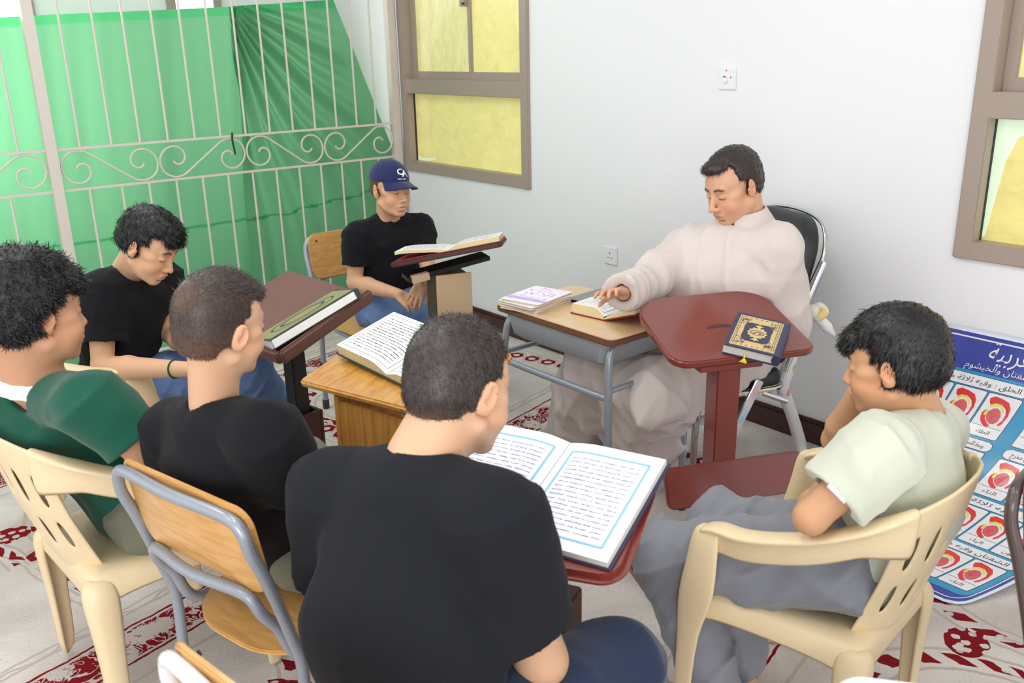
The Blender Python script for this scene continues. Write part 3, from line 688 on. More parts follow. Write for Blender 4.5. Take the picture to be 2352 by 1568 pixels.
# ---------------------------------------------------------------- books
def open_book(name, T, pw, ph, tk_l, tk_r, cover, paper, edges, label, lift=0.0, lines=None, border=None, raise_left=0.0, group=None):
    """book lying open in T's xy plane; spine along y at x=0; pw page width, ph page height"""
    root = empty(name, (0, 0, 0), 0, label, 'book', group); root.matrix_world = T
    def prof(sg, tk, n=14, extra=0.0):
        pts = []
        for i in range(n + 1):
            t = i / n; x = t * pw
            z = tk * (0.35 + 0.65 * min(1, (t * 6)) ** 0.6) if t < 1 / 6 else tk * (1.0 + 0.16 * math.sin((t - 1 / 6) * 1.2 * PI * 0.83)) * 1.0
            z = tk * (0.3 + 0.85 * math.sin(min(1, t * 3.2) * PI / 2)) * (1 - 0.10 * max(0, t - 0.4)) + extra * math.sin(t * PI * 0.5) ** 2
            pts.append((sg * x, z))
        return pts
    mb = MB(); th = 0.0035
    # cover: two boards and a spine
    mb.box((-pw / 2 - 0.003, 0, th / 2), (pw + 0.008, ph + 0.010, th)); mb.box((pw / 2 + 0.003, 0, th / 2), (pw + 0.008, ph + 0.010, th))
    if raise_left:
        mb = MB(); mb.box((pw / 2 + 0.003, 0, th / 2), (pw + 0.008, ph + 0.010, th)); mb.box((-(pw / 2 + 0.003) * math.cos(raise_left), 0, (pw / 2) * math.sin(raise_left) + th / 2), (pw + 0.008, ph + 0.010, th), rot=Matrix.Rotation(raise_left, 3, 'Y'))
    mb.build('cover', M[cover], root, bevel=0.001)
    for sg, tk in ((-1, tk_l), (1, tk_r)):
        pr = prof(sg, tk, extra=lift if sg < 0 else 0)
        if raise_left and sg < 0: pr = [(x * math.cos(raise_left), z + abs(x) * math.sin(raise_left)) for x, z in pr]
        n = len(pr); V = []; F = []; mi = []
        for y in (-ph / 2, ph / 2):
            for x, z in pr: V.append((x, y, z + th))
            for x, z in pr: V.append((x, y, th + (abs(x) * math.tan(raise_left) if raise_left and sg < 0 else (0 if not (lift and sg < 0) else max(0, z - tk)))))
        mb = MB()
        for i in range(n - 1):
            mb.add([], [])
        b2 = 2 * n
        top = [(i, i + 1, b2 + i + 1, b2 + i) for i in range(n - 1)]
        side = [(i, n + i, n + i + 1, i + 1) for i in range(n - 1)] + [(b2 + i, b2 + i + 1, b2 + n + i + 1, b2 + n + i) for i in range(n - 1)] + [(n - 1, b2 + n - 1, b2 + 2 * n - 1, 2 * n - 1)]
        mb.v = V; mb.f = top + side; mb.m = [0] * len(top) + [1] * len(side)
        pg = mb.build('page_block', [M[paper], edges], root, ang=50)
        # printed matter following the page curve
        def zat(x):
            x = abs(x); best = pr
            for i in range(n - 1):
                a, b = abs(pr[i][0]), abs(pr[i + 1][0])
                if a <= x <= b + 1e-9: t = (x - a) / (b - a + 1e-9); return pr[i][1] * (1 - t) + pr[i + 1][1] * t + th
            return pr[-1][1] + th
        if lines:
            ink, nl, mg, wob = lines; mb = MB(); rr = random.Random(int(pw * 1e4) + sg)
            for k in range(nl):
                y = ph / 2 - mg * 1.25 - (ph - 2.5 * mg) * (k + 0.5) / nl; x = mg * 1.0
                while x < pw - mg * 1.15:
                    wl = rr.uniform(0.010, 0.028) * pw / 0.16; xe = min(pw - mg * 1.1, x + wl); m_ = 5; hh = (ph / nl) * 0.085
                    prev = None
                    for q in range(m_):
                        xa = x + (xe - x) * q / m_; xb = x + (xe - x) * (q + 1) / m_
                        ya = y + wob * rr.uniform(-1, 1); yb_ = y + wob * rr.uniform(-1, 1); t1 = hh * rr.uniform(0.5, 1.4)
                        mb.add([(sg * xa, ya - t1, zat(xa) + .0004), (sg * xb, yb_ - t1 * .6, zat(xb) + .0004), (sg * xb, yb_ + t1 * .6, zat(xb) + .0004), (sg * xa, ya + t1, zat(xa) + .0004)], [(0, 1, 2, 3)])
                    x = xe + rr.uniform(0.002, 0.006)
            o = mb.build('printed_text', M[ink], pg, smooth=False); o['kind'] = 'stuff'
        if border:
            ink, mg, bw = border; mb = MB(); N_ = 16
            for ys in (-1, 1):
                for q in range(N_):
                    xa = mg * .75 + (pw - mg * 1.6) * q / N_; xb = mg * .75 + (pw - mg * 1.6) * (q + 1) / N_
                    y = ys * (ph / 2 - mg)
                    mb.add([(sg * xa, y - bw / 2, zat(xa) + .0005), (sg * xb, y - bw / 2, zat(xb) + .0005), (sg * xb, y + bw / 2, zat(xb) + .0005), (sg * xa, y + bw / 2, zat(xa) + .0005)], [(0, 1, 2, 3)])
            for xc in (mg * .75, pw - mg * .85):
                mb.add([(sg * (xc - bw / 2), -ph / 2 + mg, zat(xc - bw / 2) + .0005), (sg * (xc + bw / 2), -ph / 2 + mg, zat(xc + bw / 2) + .0005), (sg * (xc + bw / 2), ph / 2 - mg, zat(xc + bw / 2) + .0005), (sg * (xc - bw / 2), ph / 2 - mg, zat(xc - bw / 2) + .0005)], [(0, 1, 2, 3)])
            mb.build('printed_border', M[ink], pg, smooth=False)
    return root
def closed_book(T, w, h, t, cover, edges, label, deco=None):
    root = empty('closed_book', (0, 0, 0), 0, label, 'book'); root.matrix_world = T
    mb = MB(); th = 0.003
    for z in (th / 2, t - th / 2): mb.box((0, 0, z), (w, h, th))
    mb.tube([(w / 2 - 0.001, -h / 2, t / 2), (w / 2 - 0.001, h / 2, t / 2)], t / 2 - 0.0002, 12, flat=1)
    mb.v = [(min(v[0], w / 2 + 0.006), v[1], v[2]) for v in mb.v]
    mb.build('cover', M[cover], root, bevel=0.0008)
    mb = MB(); mb.box((-0.003, 0, t / 2), (w - 0.006, h - 0.012, t - 2 * th + 0.0004)); mb.build('page_block', edges, root, smooth=False)
    return root

# ---------------------------------------------------------------- lecterns
def lbuild(mb, root, name, m, T=None, **k):
    if T is not None: mb.v = [tuple(T @ Vector(v)) for v in mb.v]
    inv = root.matrix_world.inverted(); mb.v = [tuple(inv @ Vector(v)) for v in mb.v]
    return mb.build(name, m, root, **k)
def at_floor(name, xy, deg, label, cat='lectern', group=None):
    root = empty(name, (0, 0, 0), 0, label, cat, group); root.matrix_world = yawm((xy[0], xy[1], 0), deg); bpy.context.view_layer.update(); return root
def top_with_slot(T, w, d, r, th):
    mb = MB(); mb.prism(rrect(w, d, r, 9, w / 2, d / 2), -th, 0, T); return mb
# L4: maroon, closed book, in front of the teacher
O4 = Vector((1.868, 1.588, .735)); u4 = Vector((.905, -.425, 0)).normalized()
T4 = frame_from(O4, O4 + u4, O4 + Vector((.425, .905, .245)))
W4, D4 = .46, .385; a4 = math.degrees(math.atan2(u4.y, u4.x))
c4 = T4 @ Vector((W4 * 0.40, D4 * 0.16, 0))
L4 = at_floor('lectern', (c4.x, c4.y), a4, 'maroon painted lectern in front of the teacher with a closed book on it')
lbuild(top_with_slot(T4, W4, D4, [0.10, 0.13, 0.055, 0.045], 0.024), L4, 'top', M['maroon'], bevel=0.006, seg=3)
mb = MB(); mb.prism([(0.0, 0), (0.01, .012), (.03, .018), (.06, .018), (.08, .012), (.09, 0)], 0, 0.0006, T4 @ Matrix.Translation((W4 * .38, D4 * .44, 0)))
lbuild(mb, L4, 'slot', M['vinyl_dark'], smooth=False)
mb = MB(); mb.box((0, 0, 0.36), (0.075, 0.075, 0.69)); mb.build('post', M['maroon'], L4, bevel=0.004)
mb = MB(); mb.box((0, 0, 0.705), (0.20, 0.10, 0.02)); mb.build('bracket', M['maroon'], L4, bevel=0.003)
mb = MB(); mb.prism(rrect(0.46, 0.30, 0.03), 0.0, 0.025, Matrix.Translation((-0.03, -0.02, 0))); mb.build('base', M['maroon'], L4, bevel=0.005)
mb = MB(); mb.prism(rrect(0.455, 0.125, 0.022), -0.01, 0.01, Matrix.Translation((0.03, -0.055, 0.34)) @ Matrix.Rotation(math.radians(68), 4, 'X')); mb.build('footrest', M['maroon'], L4, bevel=0.004)
# closed book with gold cover on L4
def deco_cover(T, w, h, t, root):
    g = MB(); z = t + 0.0003; x1 = w / 2 - 0.014
    def flat(mb, pts, dz=0.0): mb.add([T @ Vector((x, y, z + dz)) for x, y in pts], [tuple(range(len(pts)))])
    inv = root.matrix_world.inverted()
    def fin(mb, name, m, **k): mb.v = [tuple(inv @ Vector(v)) for v in mb.v]; o = mb.build(name, m, root, smooth=False); return o
    g = MB(); flat(g, [(-w / 2 + 0.012, -h / 2 + 0.012), (x1, -h / 2 + 0.012), (x1, h / 2 - 0.012), (-w / 2 + 0.012, h / 2 - 0.012)]); fin(g, 'gold_panel', M['gold'])
    cx = (x1 - w / 2 + 0.012) / 2
    n = MB(); pts = []
    for k in range(64):
        a = 2 * PI * k / 64; rx, ry = w * 0.30, h * 0.30
        q = (abs(math.cos(a)) ** 4 + abs(math.sin(a)) ** 4) ** -0.25; s = 0.92 * (0.72 * q + 0.28) * (1 + 0.022 * math.cos(a * 24)) * (1 + 0.06 * math.cos(4 * a + PI))
        pts.append((cx + rx * math.cos(a) * s, ry * math.sin(a) * s))
    flat(n, pts, 0.0003); fin(n, 'navy_medallion', M['navy'])
    g = MB(); pts = []
    for k in range(60):
        a = 2 * PI * k / 60; s = 1 + 0.09 * math.cos(a * 12); pts.append((cx + w * 0.175 * math.cos(a) * s, h * 0.15 * math.sin(a) * s))
    flat(g, pts, 0.0006)
    for sg in (-1, 1):
        flat(g, [(cx - .004, sg * h * .15), (cx - .014, sg * h * .22), (cx - .004, sg * h * .205), (cx, sg * h * .25), (cx + .004, sg * h * .205), (cx + .014, sg * h * .22), (cx + .004, sg * h * .15)], 0.0006)
    fin(g, 'gold_rosette', M['gold'])
    n = MB()
    def ring(cx0, cy0, r0, r1, N=24, sx=1):
        for k in range(N):
            a, b = 2 * PI * k / N, 2 * PI * (k + 1) / N
            flat(n, [(cx0 + r0 * sx * math.cos(a), cy0 + r0 * math.sin(a)), (cx0 + r1 * sx * math.cos(a), cy0 + r1 * math.sin(a)), (cx0 + r1 * sx * math.cos(b), cy0 + r1 * math.sin(b)), (cx0 + r0 * sx * math.cos(b), cy0 + r0 * math.sin(b))], 0.0009)
    ring(cx, 0, 0.0135, 0.0155, sx=1.35)
    rr = random.Random(5)
    for k in range(16): a = rr.uniform(0, 6.28); ring(cx + rr.uniform(-.012, .012), rr.uniform(-.008, .008), 0.0018, 0.0027, 10)
    for sx in (-1, 1):
        for sy in (-1, 1):
            for k in range(26):
                px = cx + sx * rr.uniform(0.18, 0.335) * w; py = sy * rr.uniform(0.19, 0.36) * h
                if abs(px - cx) / (w * .30) + abs(py) / (h * .30) > 1.55: ring(px, py, 0.0016, 0.0026, 8)
    for sx in (-1, 1):
        for k in range(9):
            y = (-0.38 + 0.095 * k) * h; ring(cx + sx * w * 0.385, y, 0.002, 0.003, 8)
            flat(n, [(cx + sx * w * .385 - .001, y + .006), (cx + sx * w * .385 + .001, y + .006), (cx + sx * w * .385 + .001, y + .012), (cx + sx * w * .385 - .001, y + .012)], .0009)
    for sx in (-0.35, 0.35):
        flat(n, [(cx + sx * w - .0006, -h * .41), (cx + sx * w + .0006, -h * .41), (cx + sx * w + .0006, h * .41), (cx + sx * w - .0006, h * .41)], 0.0009)
    for sy in (-1, 1):
        for k in range(7): ring(cx + (-.3 + .1 * k) * w, sy * h * .40, 0.0018, 0.0028, 8)
    for k in range(7): ring(cx + (k - 3) * .006, -h * .275 - .002 * abs(k - 3) * -1, .001, .0022, 8)
    fin(n, 'cover_tracery', M['navy'])
def on_plane(T, px, py, off=0.0):
    """point where the sight line meets plane z=off of T"""
    v = Vector(ray(px, py)); n = (T.to_3x3() @ Vector((0, 0, 1))); o = T @ Vector((0, 0, off)); t = (o - Vector(CAM)).dot(n) / v.dot(n); return Vector(CAM) + v * t
tb = 0.032
bl, br, tl = on_plane(T4, 1662, 790, tb), on_plane(T4, 1787, 820, tb), on_plane(T4, 1680, 704, tb)
Tb = frame_from(bl, br, tl); wb = (br - bl).length; hb = wb * 1.36; print('book4', wb, (tl - bl).length)
Tb = Tb @ Matrix.Translation((wb / 2, hb / 2, -tb + 0.0005))
bk = closed_book(Tb, wb, hb, tb, 'navy', M['edges'], 'closed navy book with gold ornamental cover lying on the maroon lectern'); bpy.context.view_layer.update()
deco_cover(Tb, wb, hb, tb, bk)
mb = MB(); mb.tube([(-0.01, -hb / 2 + 0.01, tb * .5), (-0.012, -hb / 2 - 0.008, tb * .5), (-0.012, -hb / 2 - 0.014, tb * .3)], 0.0022, 6)
for k in range(9): mb.tube([(-0.012, -hb / 2 - 0.012, tb * .35), (-0.012 + (k - 4) * .0026, -hb / 2 - 0.018, -0.004 + .001 * (k % 3))], 0.0012, 4)
o = mb.build('tassel', M['yellow'], bk); o['label'] = 'yellow ribbon tassel'

# L3: maroon, large open book, before the big boy in black
A3, B3, F3 = pz(1428, 1338, .70), pz(1262, 1282, .70), pz(1508, 1112, .775)
Tn = frame_from(A3, B3, F3)                     # x runs left from near right corner
fr = Vector(F3) - Vector(A3); ux = (Tn.to_3x3() @ Vector((1, 0, 0)))
Tm = frame_from(Vector(A3), Vector(F3), Vector(A3) + ux)       # x: away along right side, y: towards left ; z down -> flip
xd = Vector(Tm.col[0][:3]); yd = Vector(Tm.col[1][:3]); zd = yd.cross(xd)
W3, D3 = 0.46, fr.length + 0.03
O3 = Vector(A3) + yd * W3
T3 = Matrix(((-yd.x, xd.x, zd.x, O3.x), (-yd.y, xd.y, zd.y, O3.y), (-yd.z, xd.z, zd.z, O3.z), (0, 0, 0, 1)))
if zd.z < 0:
    zd = -zd; T3 = Matrix(((-yd.x, xd.x, zd.x, O3.x), (-yd.y, xd.y, zd.y, O3.y), (-yd.z, xd.z, zd.z, O3.z), (0, 0, 0, 1)))
g3 = math.degrees(math.atan2(-yd.y, -yd.x)); c3 = pz(1262, 1345, .56)
L3 = at_floor('lectern', (c3[0], c3[1]), g3, 'maroon lectern under the large white open book, right of the big boy in black')
lbuild(top_with_slot(T3, W3, D3, 0.05, 0.03), L3, 'top', M['maroon'], bevel=0.012, seg=4)
mb = MB(); mb.box((0, 0, 0.28), (0.105, 0.105, 0.52)); mb.build('post_box', M['vinyl_dark'], L3, bevel=0.004)
mb = MB(); mb.box((0, 0, 0.55), (0.06, 0.06, 0.24)); mb.build('post', M['maroon'], L3, bevel=0.003)
mb = MB(); mb.prism(rrect(0.42, 0.28, 0.03), 0.0, 0.025); mb.build('base', M['maroon'], L3, bevel=0.005)
# large open book on it, rotated slightly
hz = 0.012
q1, q2, q3 = on_plane(T3, 1395, 1297, hz), on_plane(T3, 1531, 1060, hz), on_plane(T3, 1312, 990, hz + 0.02)
ph3 = (q2 - q1).length; pw3 = (q3 - q2).length; e = (q2 - q1).normalized(); nn = (T3.to_3x3() @ Vector((0, 0, 1))).normalized(); ex = e.cross(nn).normalized()
cen = (q1 + q2) / 2 - ex * pw3 - nn * (hz - 0.001)
TB3 = Matrix(((ex.x, e.x, nn.x, cen.x), (ex.y, e.y, nn.y, cen.y), (ex.z, e.z, nn.z, cen.z), (0, 0, 0, 1)))
print('book3 size', pw3, ph3)
open_book('open_book', TB3, pw3, ph3, 0.016, 0.012, 'navy', 'paper', M['edges'], 'large open book with pale blue page borders in front of the big boy in black', lines=('ink_soft', 17, 0.032, 0.0006), border=('blueprint', 0.028, 0.0055))

# L1: brown vinyl music-stand lectern with the closed green book
b1 = Vector((1.107, 2.538, .691)); a1 = b1 + .40 * Vector((.937, .163, .310)); c1 = a1 + .45 * Vector((-.189, .98, .058))
T1 = frame_from(b1, a1, b1 + (c1 - a1)); w1 = .40; d1 = .45
print('L1', a1, b1, c1, w1, d1)
x1v = Vector(T1.col[0][:3]); ctr = T1 @ Vector((w1 * .5, d1 * .30, 0))
pxy = pz(702, 905, 0.40)
L1 = at_floor('lectern', (ctr.x - .04, ctr.y), 10, 'brown vinyl covered lectern with a closed green book, beside the wooden lectern')
lbuild(MB().prism(rrect(w1, d1, 0.012, 4, w1 / 2, d1 / 2), -0.028, 0, T1), L1, 'top', M['vinyl'], bevel=0.006, seg=3)
lbuild(MB().box((0, 0, 0), (w1, 0.022, 0.05), mi=0), L1, 'ledge', M['vinyl'], T=T1 @ Matrix.Translation((w1 / 2, -0.006, 0.0)), bevel=0.008, seg=3)
lbuild(MB().box((0, 0, 0), (0.022, 0.16, 0.05)), L1, 'end_lip', M['vinyl'], T=T1 @ Matrix.Translation((0.0, 0.08, 0.0)), bevel=0.008, seg=3)
mb = MB(); mb.box((0, 0, 0.55), (0.055, 0.055, 0.34)); mb.build('post', M['blackmetal'], L1, bevel=0.003)
mb = MB()
for c, d in [((0.05, 0, .22), (0.014, 0.114, 0.42)), ((-0.05, 0, .22), (0.014, 0.114, 0.42)), ((0, .05, .22), (0.088, 0.014, 0.42)), ((0, -.05, .22), (0.088, 0.014, 0.42))]: mb.box(c, d)
mb.build('post_box', M['vinyl_dark'], L1, bevel=0.002)
mb = MB(); mb.box((0, 0, 0.0125), (0.36, 0.30, 0.025)); mb.build('base', M['vinyl_dark'], L1, bevel=0.005)
g1 = T1 @ Matrix.Translation((0, 0, 0.03))
p1, p2 = on_plane(g1, 618, 782, 0.03), on_plane(g1, 818, 662, 0.03)
ln = (p2 - p1).length; e1 = (p2 - p1).normalized(); side = (Vector(T1.col[1][:3]) * 0.85 - Vector((0, 0, 1)) * 0.30).normalized(); side = (side - e1 * side.dot(e1)).normalized(); nz_ = e1.cross(side); 
if nz_.z < 0: nz_ = -nz_
hh = 0.17; tk = 0.034
Tc = Matrix(((e1.x, side.x, nz_.x, 0), (e1.y, side.y, nz_.y, 0), (e1.z, side.z, nz_.z, 0), (0, 0, 0, 1)))
oc = p1 + e1 * ln / 2 + side * hh / 2 - nz_ * tk
Tc.translation = oc
M['olive'] = mat('olive_gold_cover', srgb(150, 146, 96), 0.4, var=0.25, vscale=90)
cb = closed_book(Tc @ Matrix.Rotation(0, 4, 'Z'), ln, hh, tk, 'greenc', M['edges'], 'closed green book with olive ornamental cover resting on the brown lectern'); bpy.context.view_layer.update()
mb = MB(); mb.box((0, 0, tk + .0006), (ln - .02, hh - .02, .0006)); mb.build('cover_panel', M['olive'], cb, smooth=False)
mb = MB()
for s0, s1 in ((1.0, .93), (.72, .6)):
    for k in range(40):
        a, b = 2 * PI * k / 40, 2 * PI * (k + 1) / 40
        mb.add([(ln * .36 * s * math.cos(t), hh * .34 * s * math.sin(t), tk + .0012) for s, t in ((s0, a), (s1, a), (s1, b), (s0, b))], [(0, 1, 2, 3)])
mb.build('cover_medallion', M['navy'], cb, smooth=False)
mb = MB(); mb.box((-.004, -hh / 2 - .0008, tk / 2), (ln - .02, .001, tk - .008)); mb.build('page_fore_edge', M['paper'], cb, smooth=False)

# L2: varnished wooden lectern with open book
n2 = Vector((1.078, 2.361, .672)); r2 = n2 + Vector((.252, -.967, .02)); f2 = n2 + .35 * Vector((.941, .253, .223))
T2 = frame_from(n2, r2, f2); W2 = 0.55; D2 = (T2.inverted() @ Vector(f2)).y
print('L2', W2, D2)
x2 = Vector(T2.col[0][:3]); a2 = math.degrees(math.atan2(x2.y, x2.x)); c2 = T2 @ Vector((W2 * .5, D2 * .45, 0))
L2 = at_floor('lectern', (c2.x, c2.y), a2, 'varnished wooden lectern with an open book, left of the big boy in black')
lbuild(MB().prism(rrect(W2, D2, 0.018, 4, W2 / 2, D2 / 2), -0.022, 0, T2), L2, 'top', M['oak'], bevel=0.006, seg=3)
mb = MB()
mb.box((-.14, 0, .335), (.022, .26, .62)); mb.box((.14, 0, .335), (.022, .26, .62)); mb.build('side_panel', M['oakv'], L2, bevel=0.002)
mb = MB(); mb.box((0, -.12, .33), (.26, .018, .60)); mb.build('front_panel', M['oakv'], L2, bevel=0.002)
mb = MB(); mb.box((0, 0, .0175), (.44, .34, .035)); mb.build('base', M['oakv'], L2, bevel=0.005)
k1, k2, k3 = on_plane(T2, 783, 822, .004), on_plane(T2, 912, 741, .02), on_plane(T2, 868, 884, .004)
ey = (k2 - k1).normalized(); n2v = Vector(T2.col[2][:3]); ex = ey.cross(n2v).normalized(); ph2 = (k2 - k1).length; pw2 = max(.12, (k3 - k1).dot(ex)); print('book2', pw2, ph2)
cen = k1 + ey * ph2 / 2 + ex * pw2
TB2 = Matrix(((ex.x, ey.x, n2v.x, cen.x), (ex.y, ey.y, n2v.y, cen.y), (ex.z, ey.z, n2v.z, cen.z + .0005), (0, 0, 0, 1)))
open_book('open_book', TB2, pw2, ph2, 0.030, 0.026, 'greenc', 'paper', M['edges_cream'], 'open book with dark green cover on the varnished wooden lectern', lines=('ink', 14, 0.022, 0.0004), border=('ink', 0.016, 0.0012))

# L5: dark lectern before the boy in the cap
l5, r5, f5 = pD(893, 606, 3.42), pD(1152, 556, 3.38), None
l5, r5 = Vector(l5), Vector(r5)
dirx = (r5 - l5).normalized(); back = Vector((0.45, 0.85, -0.16)); back = (back - dirx * back.dot(dirx)).normalized()
T5 = frame_from(l5, r5, l5 + back); w5 = (r5 - l5).length; d5 = 0.30
print('L5', l5, r5, w5)
p5 = pD(1003, 620, 3.47)
L5 = at_floor('lectern', (p5[0] + .075, p5[1] + .045), -18, 'dark wooden lectern with beige front board before the boy in the cap')
lbuild(MB().prism(rrect(w5, d5, 0.03, 5, w5 / 2, d5 / 2), -0.018, 0, T5), L5, 'top', M['vinyl_dark'], bevel=0.004, seg=2)
mb = MB(); mb.box((0, 0, .395), (.13, .13, .75)); mb.build('post_box', M['darkwood'], L5, bevel=0.003)
mb = MB(); mb.box((0.008, -.0715, .40), (.142, .012, .74)); mb.build('front_board', M['beige'], L5, bevel=0.001)
mb = MB(); mb.box((0, 0, .785), (.34, .10, .018), rot=Matrix.Rotation(-.16, 3, 'Y')); mb.build('hinge_plate', M['blackmetal'], L5, bevel=0.002)
mb = MB(); mb.box((-.12, -.05, .765), (.07, .03, .03), rot=Matrix.Rotation(-.16, 3, 'Y')); mb.build('wedge', M['beige'], L5, bevel=0.002)
mb = MB(); mb.box((0, 0, 0.0125), (.30, .26, .025)); mb.build('base', M['darkwood'], L5, bevel=0.003)
TB5 = T5 @ Matrix.Translation((w5 * .52, d5 * .47, 0.001))
open_book('open_book', TB5, w5 * .46, .24, .012, .016, 'redc', 'paper', M['edges_cream'], 'open book with red cover lying on the dark lectern of the cap boy', lift=.022, lines=('ink', 13, 0.02, 0.0004), border=('ink', 0.014, 0.001))

# ---------------------------------------------------------------- things on the desk
Td = Matrix.Translation((2.06, 2.02, .7305)) @ Matrix.Rotation(math.radians(72), 4, 'Z')
e0 = Vector(pz(1478, 728, .735)); 
Td = Matrix.Translation((2.135, 2.055, .7305)) @ Matrix.Rotation(math.radians(97), 4, 'Z')
open_book('open_book', Td, .135, .20, .012, .030, 'redc', 'paper', M['edges_cream'], 'open book with red cover under the hand of the teacher on the desk', lines=('ink', 13, 0.018, 0.0004), border=('ink', 0.013, 0.001), raise_left=0.32)
M['nb'] = mat('notebook_cover', srgb(240, 232, 248), 0.55, var=0.05, vscale=20); M['nbpages'] = mat('worn_pages', srgb(214, 196, 160), 0.8, bump=0.4, bscale=50, stretch=(1, 1, 30))
M['lilac'] = mat('lilac_print', srgb(190, 180, 226), 0.6); M['bluetext'] = mat('blue_print_strong', srgb(90, 170, 220), 0.6); M['pinktext'] = mat('pink_print', srgb(232, 140, 170), 0.6)
for k in range(4):
    ang = math.radians(101 + [0, 3, -4, 2][k]); T = Matrix.Translation((2.00 + [0, .004, -.006, .003][k], 2.345, .7302 + k * .0088)) @ Matrix.Rotation(ang, 4, 'Z') @ Matrix.Rotation(0.0, 4, 'X')
    root = empty('notebook', (0, 0, 0), 0, ['worn notebook at the bottom of the stack on the desk', 'worn notebook second from the bottom of the desk stack', 'worn notebook just below the top one on the desk', 'lilac and pink covered notebook on top of the desk stack'][k], 'notebook', 'notebooks stacked on the desk'); root.matrix_world = T
    w, h, t = .165, .21, .0085; n = 10
    def shape(z, wv): return [(x, y, z) for x, y in rrect(w, h, .006, 3)]
    mb = MB(); mb.prism(rrect(w - .004, h - .004, .006, 3), .0006, t - .0006); mb.build('page_block', M['nbpages'], root, smooth=False)
    mb = MB(); mb.prism(rrect(w, h, .008, 3), 0, .0006); mb.prism(rrect(w, h, .008, 3), t - .0006, t); mb.build('cover', M['nb'], root, smooth=False)
    if k == 3:
        mb = MB(); mb.box((0, .062, t + .0002), (w * .97, .026, .0003)); mb.box((0, .036, t + .0002), (w * .9, .003, .0003)); mb.build('cover_stripe', M['lilac'], root, smooth=False)
        for mm, sd, cnt in (('bluetext', 1, 7), ('pinktext', 2, 9), ('lilac', 3, 26)):
            mb = MB(); rr = random.Random(sd)
            for q in range(cnt): mb.box((rr.uniform(-.06, .06), rr.uniform(-.03, .085) if mm != 'lilac' else rr.uniform(-.09, .0), t + .0006), (rr.uniform(.004, .012), rr.uniform(.002, .005), .0003), rot=Matrix.Rotation(rr.uniform(-.5, .5), 3, 'Z'))
            mb.build('cover_print', M[mm], root, smooth=False)
ph = empty('phone', (2.21, 2.27, .7305), math.radians(96), 'flat black phone lying behind the notebooks on the desk', 'phone')
M['glass'] = mat('dark_glass', srgb(70, 72, 76), 0.08, coat=0.6)
mb = MB(); mb.prism(rrect(.10, .19, .012), 0, .009); mb.build('case', M['black'], ph, bevel=.002)
mb = MB(); mb.prism(rrect(.092, .182, .01), .009, .0094); mb.build('screen', M['glass'], ph, smooth=False)

# ---------------------------------------------------------------- teacher's folding armchair
fz = Vector((-.94, .34, 0)).normalized(); rt = Vector((fz.y, -fz.x, 0))       # facing, right hand side
ang = math.degrees(math.atan2(fz.y, fz.x)) - 90
TC = empty('office_chair', (0, 0, 0), 0, 'black padded chrome folding chair of the seated teacher', 'chair'); TC.matrix_world = yawm((2.585, 2.06, 0), ang)
mb = MB(); secs = []
out = rrect(.47, .56, [.15, .15, .07, .07], 8)
T = Matrix.Translation((0, -.275, .735)) @ Matrix.Rotation(math.radians(14), 4, 'X') @ Matrix.Rotation(PI / 2, 4, 'X')
for z, s in ((-.005, .93), (.0, .985), (.02, 1.0), (.045, .97), (.062, .88), (.068, .72)):
    secs.append([T @ Vector((x * s, y * s, -z + 0.02 - .03 * (x / .24) ** 2)) for x, y in out])
mb.loft(secs); bkr = mb.build('backrest', M['leather'], TC, sub=1)
mb = MB(); secs = []
out2 = rrect(.45, .44, .06, 6)
for z, s in ((.40, .96), (.405, 1.0), (.44, 1.0), (.46, .96), (.468, .8)): secs.append([Vector((x * s, y * s - .0, z)) for x, y in out2])
mb.loft(secs); mb.build('seat', M['leather'], TC, sub=1)
mb = MB(); q = [(-.235, -.20, .46), (-.24, -.245, .6), (-.243, -.29, .8), (-.235, -.325, .90), (-.17, -.352, .985), (0, -.362, 1.008)]; q = q + [(-x, y, z) for x, y, z in q[-2::-1]]
mb.tube(q, .008, 10, smooth=6); mb.build('back_frame', M['chrome'], TC)
mb = MB(); q = [(x, y, .398) for x, y in rrect(.455, .445, .06, 5)]; mb.tube(q + [q[0]], .009, 8); mb.build('seat_frame', M['chrome'], TC)
for sg in (-1, 1):
    mb = MB(); mb.tube([(sg * .245, -.25, .70), (sg * .25, -.315, .86)], .018, 12); mb.build('upright', M['chrome'], TC)
    mb = MB(); mb.box((sg * .235, .02, .22), (.012, .035, .50), rot=Matrix.Rotation(math.radians(27 if 1 else 0), 3, 'X')); mb.build('leg', M['chrome'], TC, bevel=.003)
    mb = MB(); mb.tube([(sg * .22, -.12, .385), (sg * .26, -.20, .355)], .011, 10); mb.build('hinge_bar', M['chrome'], TC)
M['wrap'] = mat('floral_wrap', srgb(232, 232, 230), 0.5, bump=0.5, bscale=18, bdist=.01)
nt = M['wrap'].node_tree; N = nt.nodes; L = nt.links; X.nt = nt
tc = N.new('ShaderNodeTexCoord'); vo = N.new('ShaderNodeTexVoronoi'); vo.inputs['Scale'].default_value = 13; L.new(tc.outputs['Object'], vo.inputs[0])
ns = N.new('ShaderNodeTexNoise'); ns.inputs['Scale'].default_value = 60; L.new(tc.outputs['Object'], ns.inputs[0])
hs = N.new('ShaderNodeValToRGB'); hs.color_ramp.interpolation = 'CONSTANT'; el = hs.color_ramp.elements
el[0].color = (*srgb(230, 168, 110), 1); el[1].position = .35; el[1].color = (*srgb(170, 205, 130), 1); x_ = el.new(.6); x_.color = (*srgb(232, 130, 150), 1); x_ = el.new(.8); x_.color = (*srgb(236, 200, 110), 1)
sp = N.new('ShaderNodeSeparateColor'); L.new(vo.outputs['Color'], sp.inputs[0]); L.new(sp.outputs[0], hs.inputs[0])
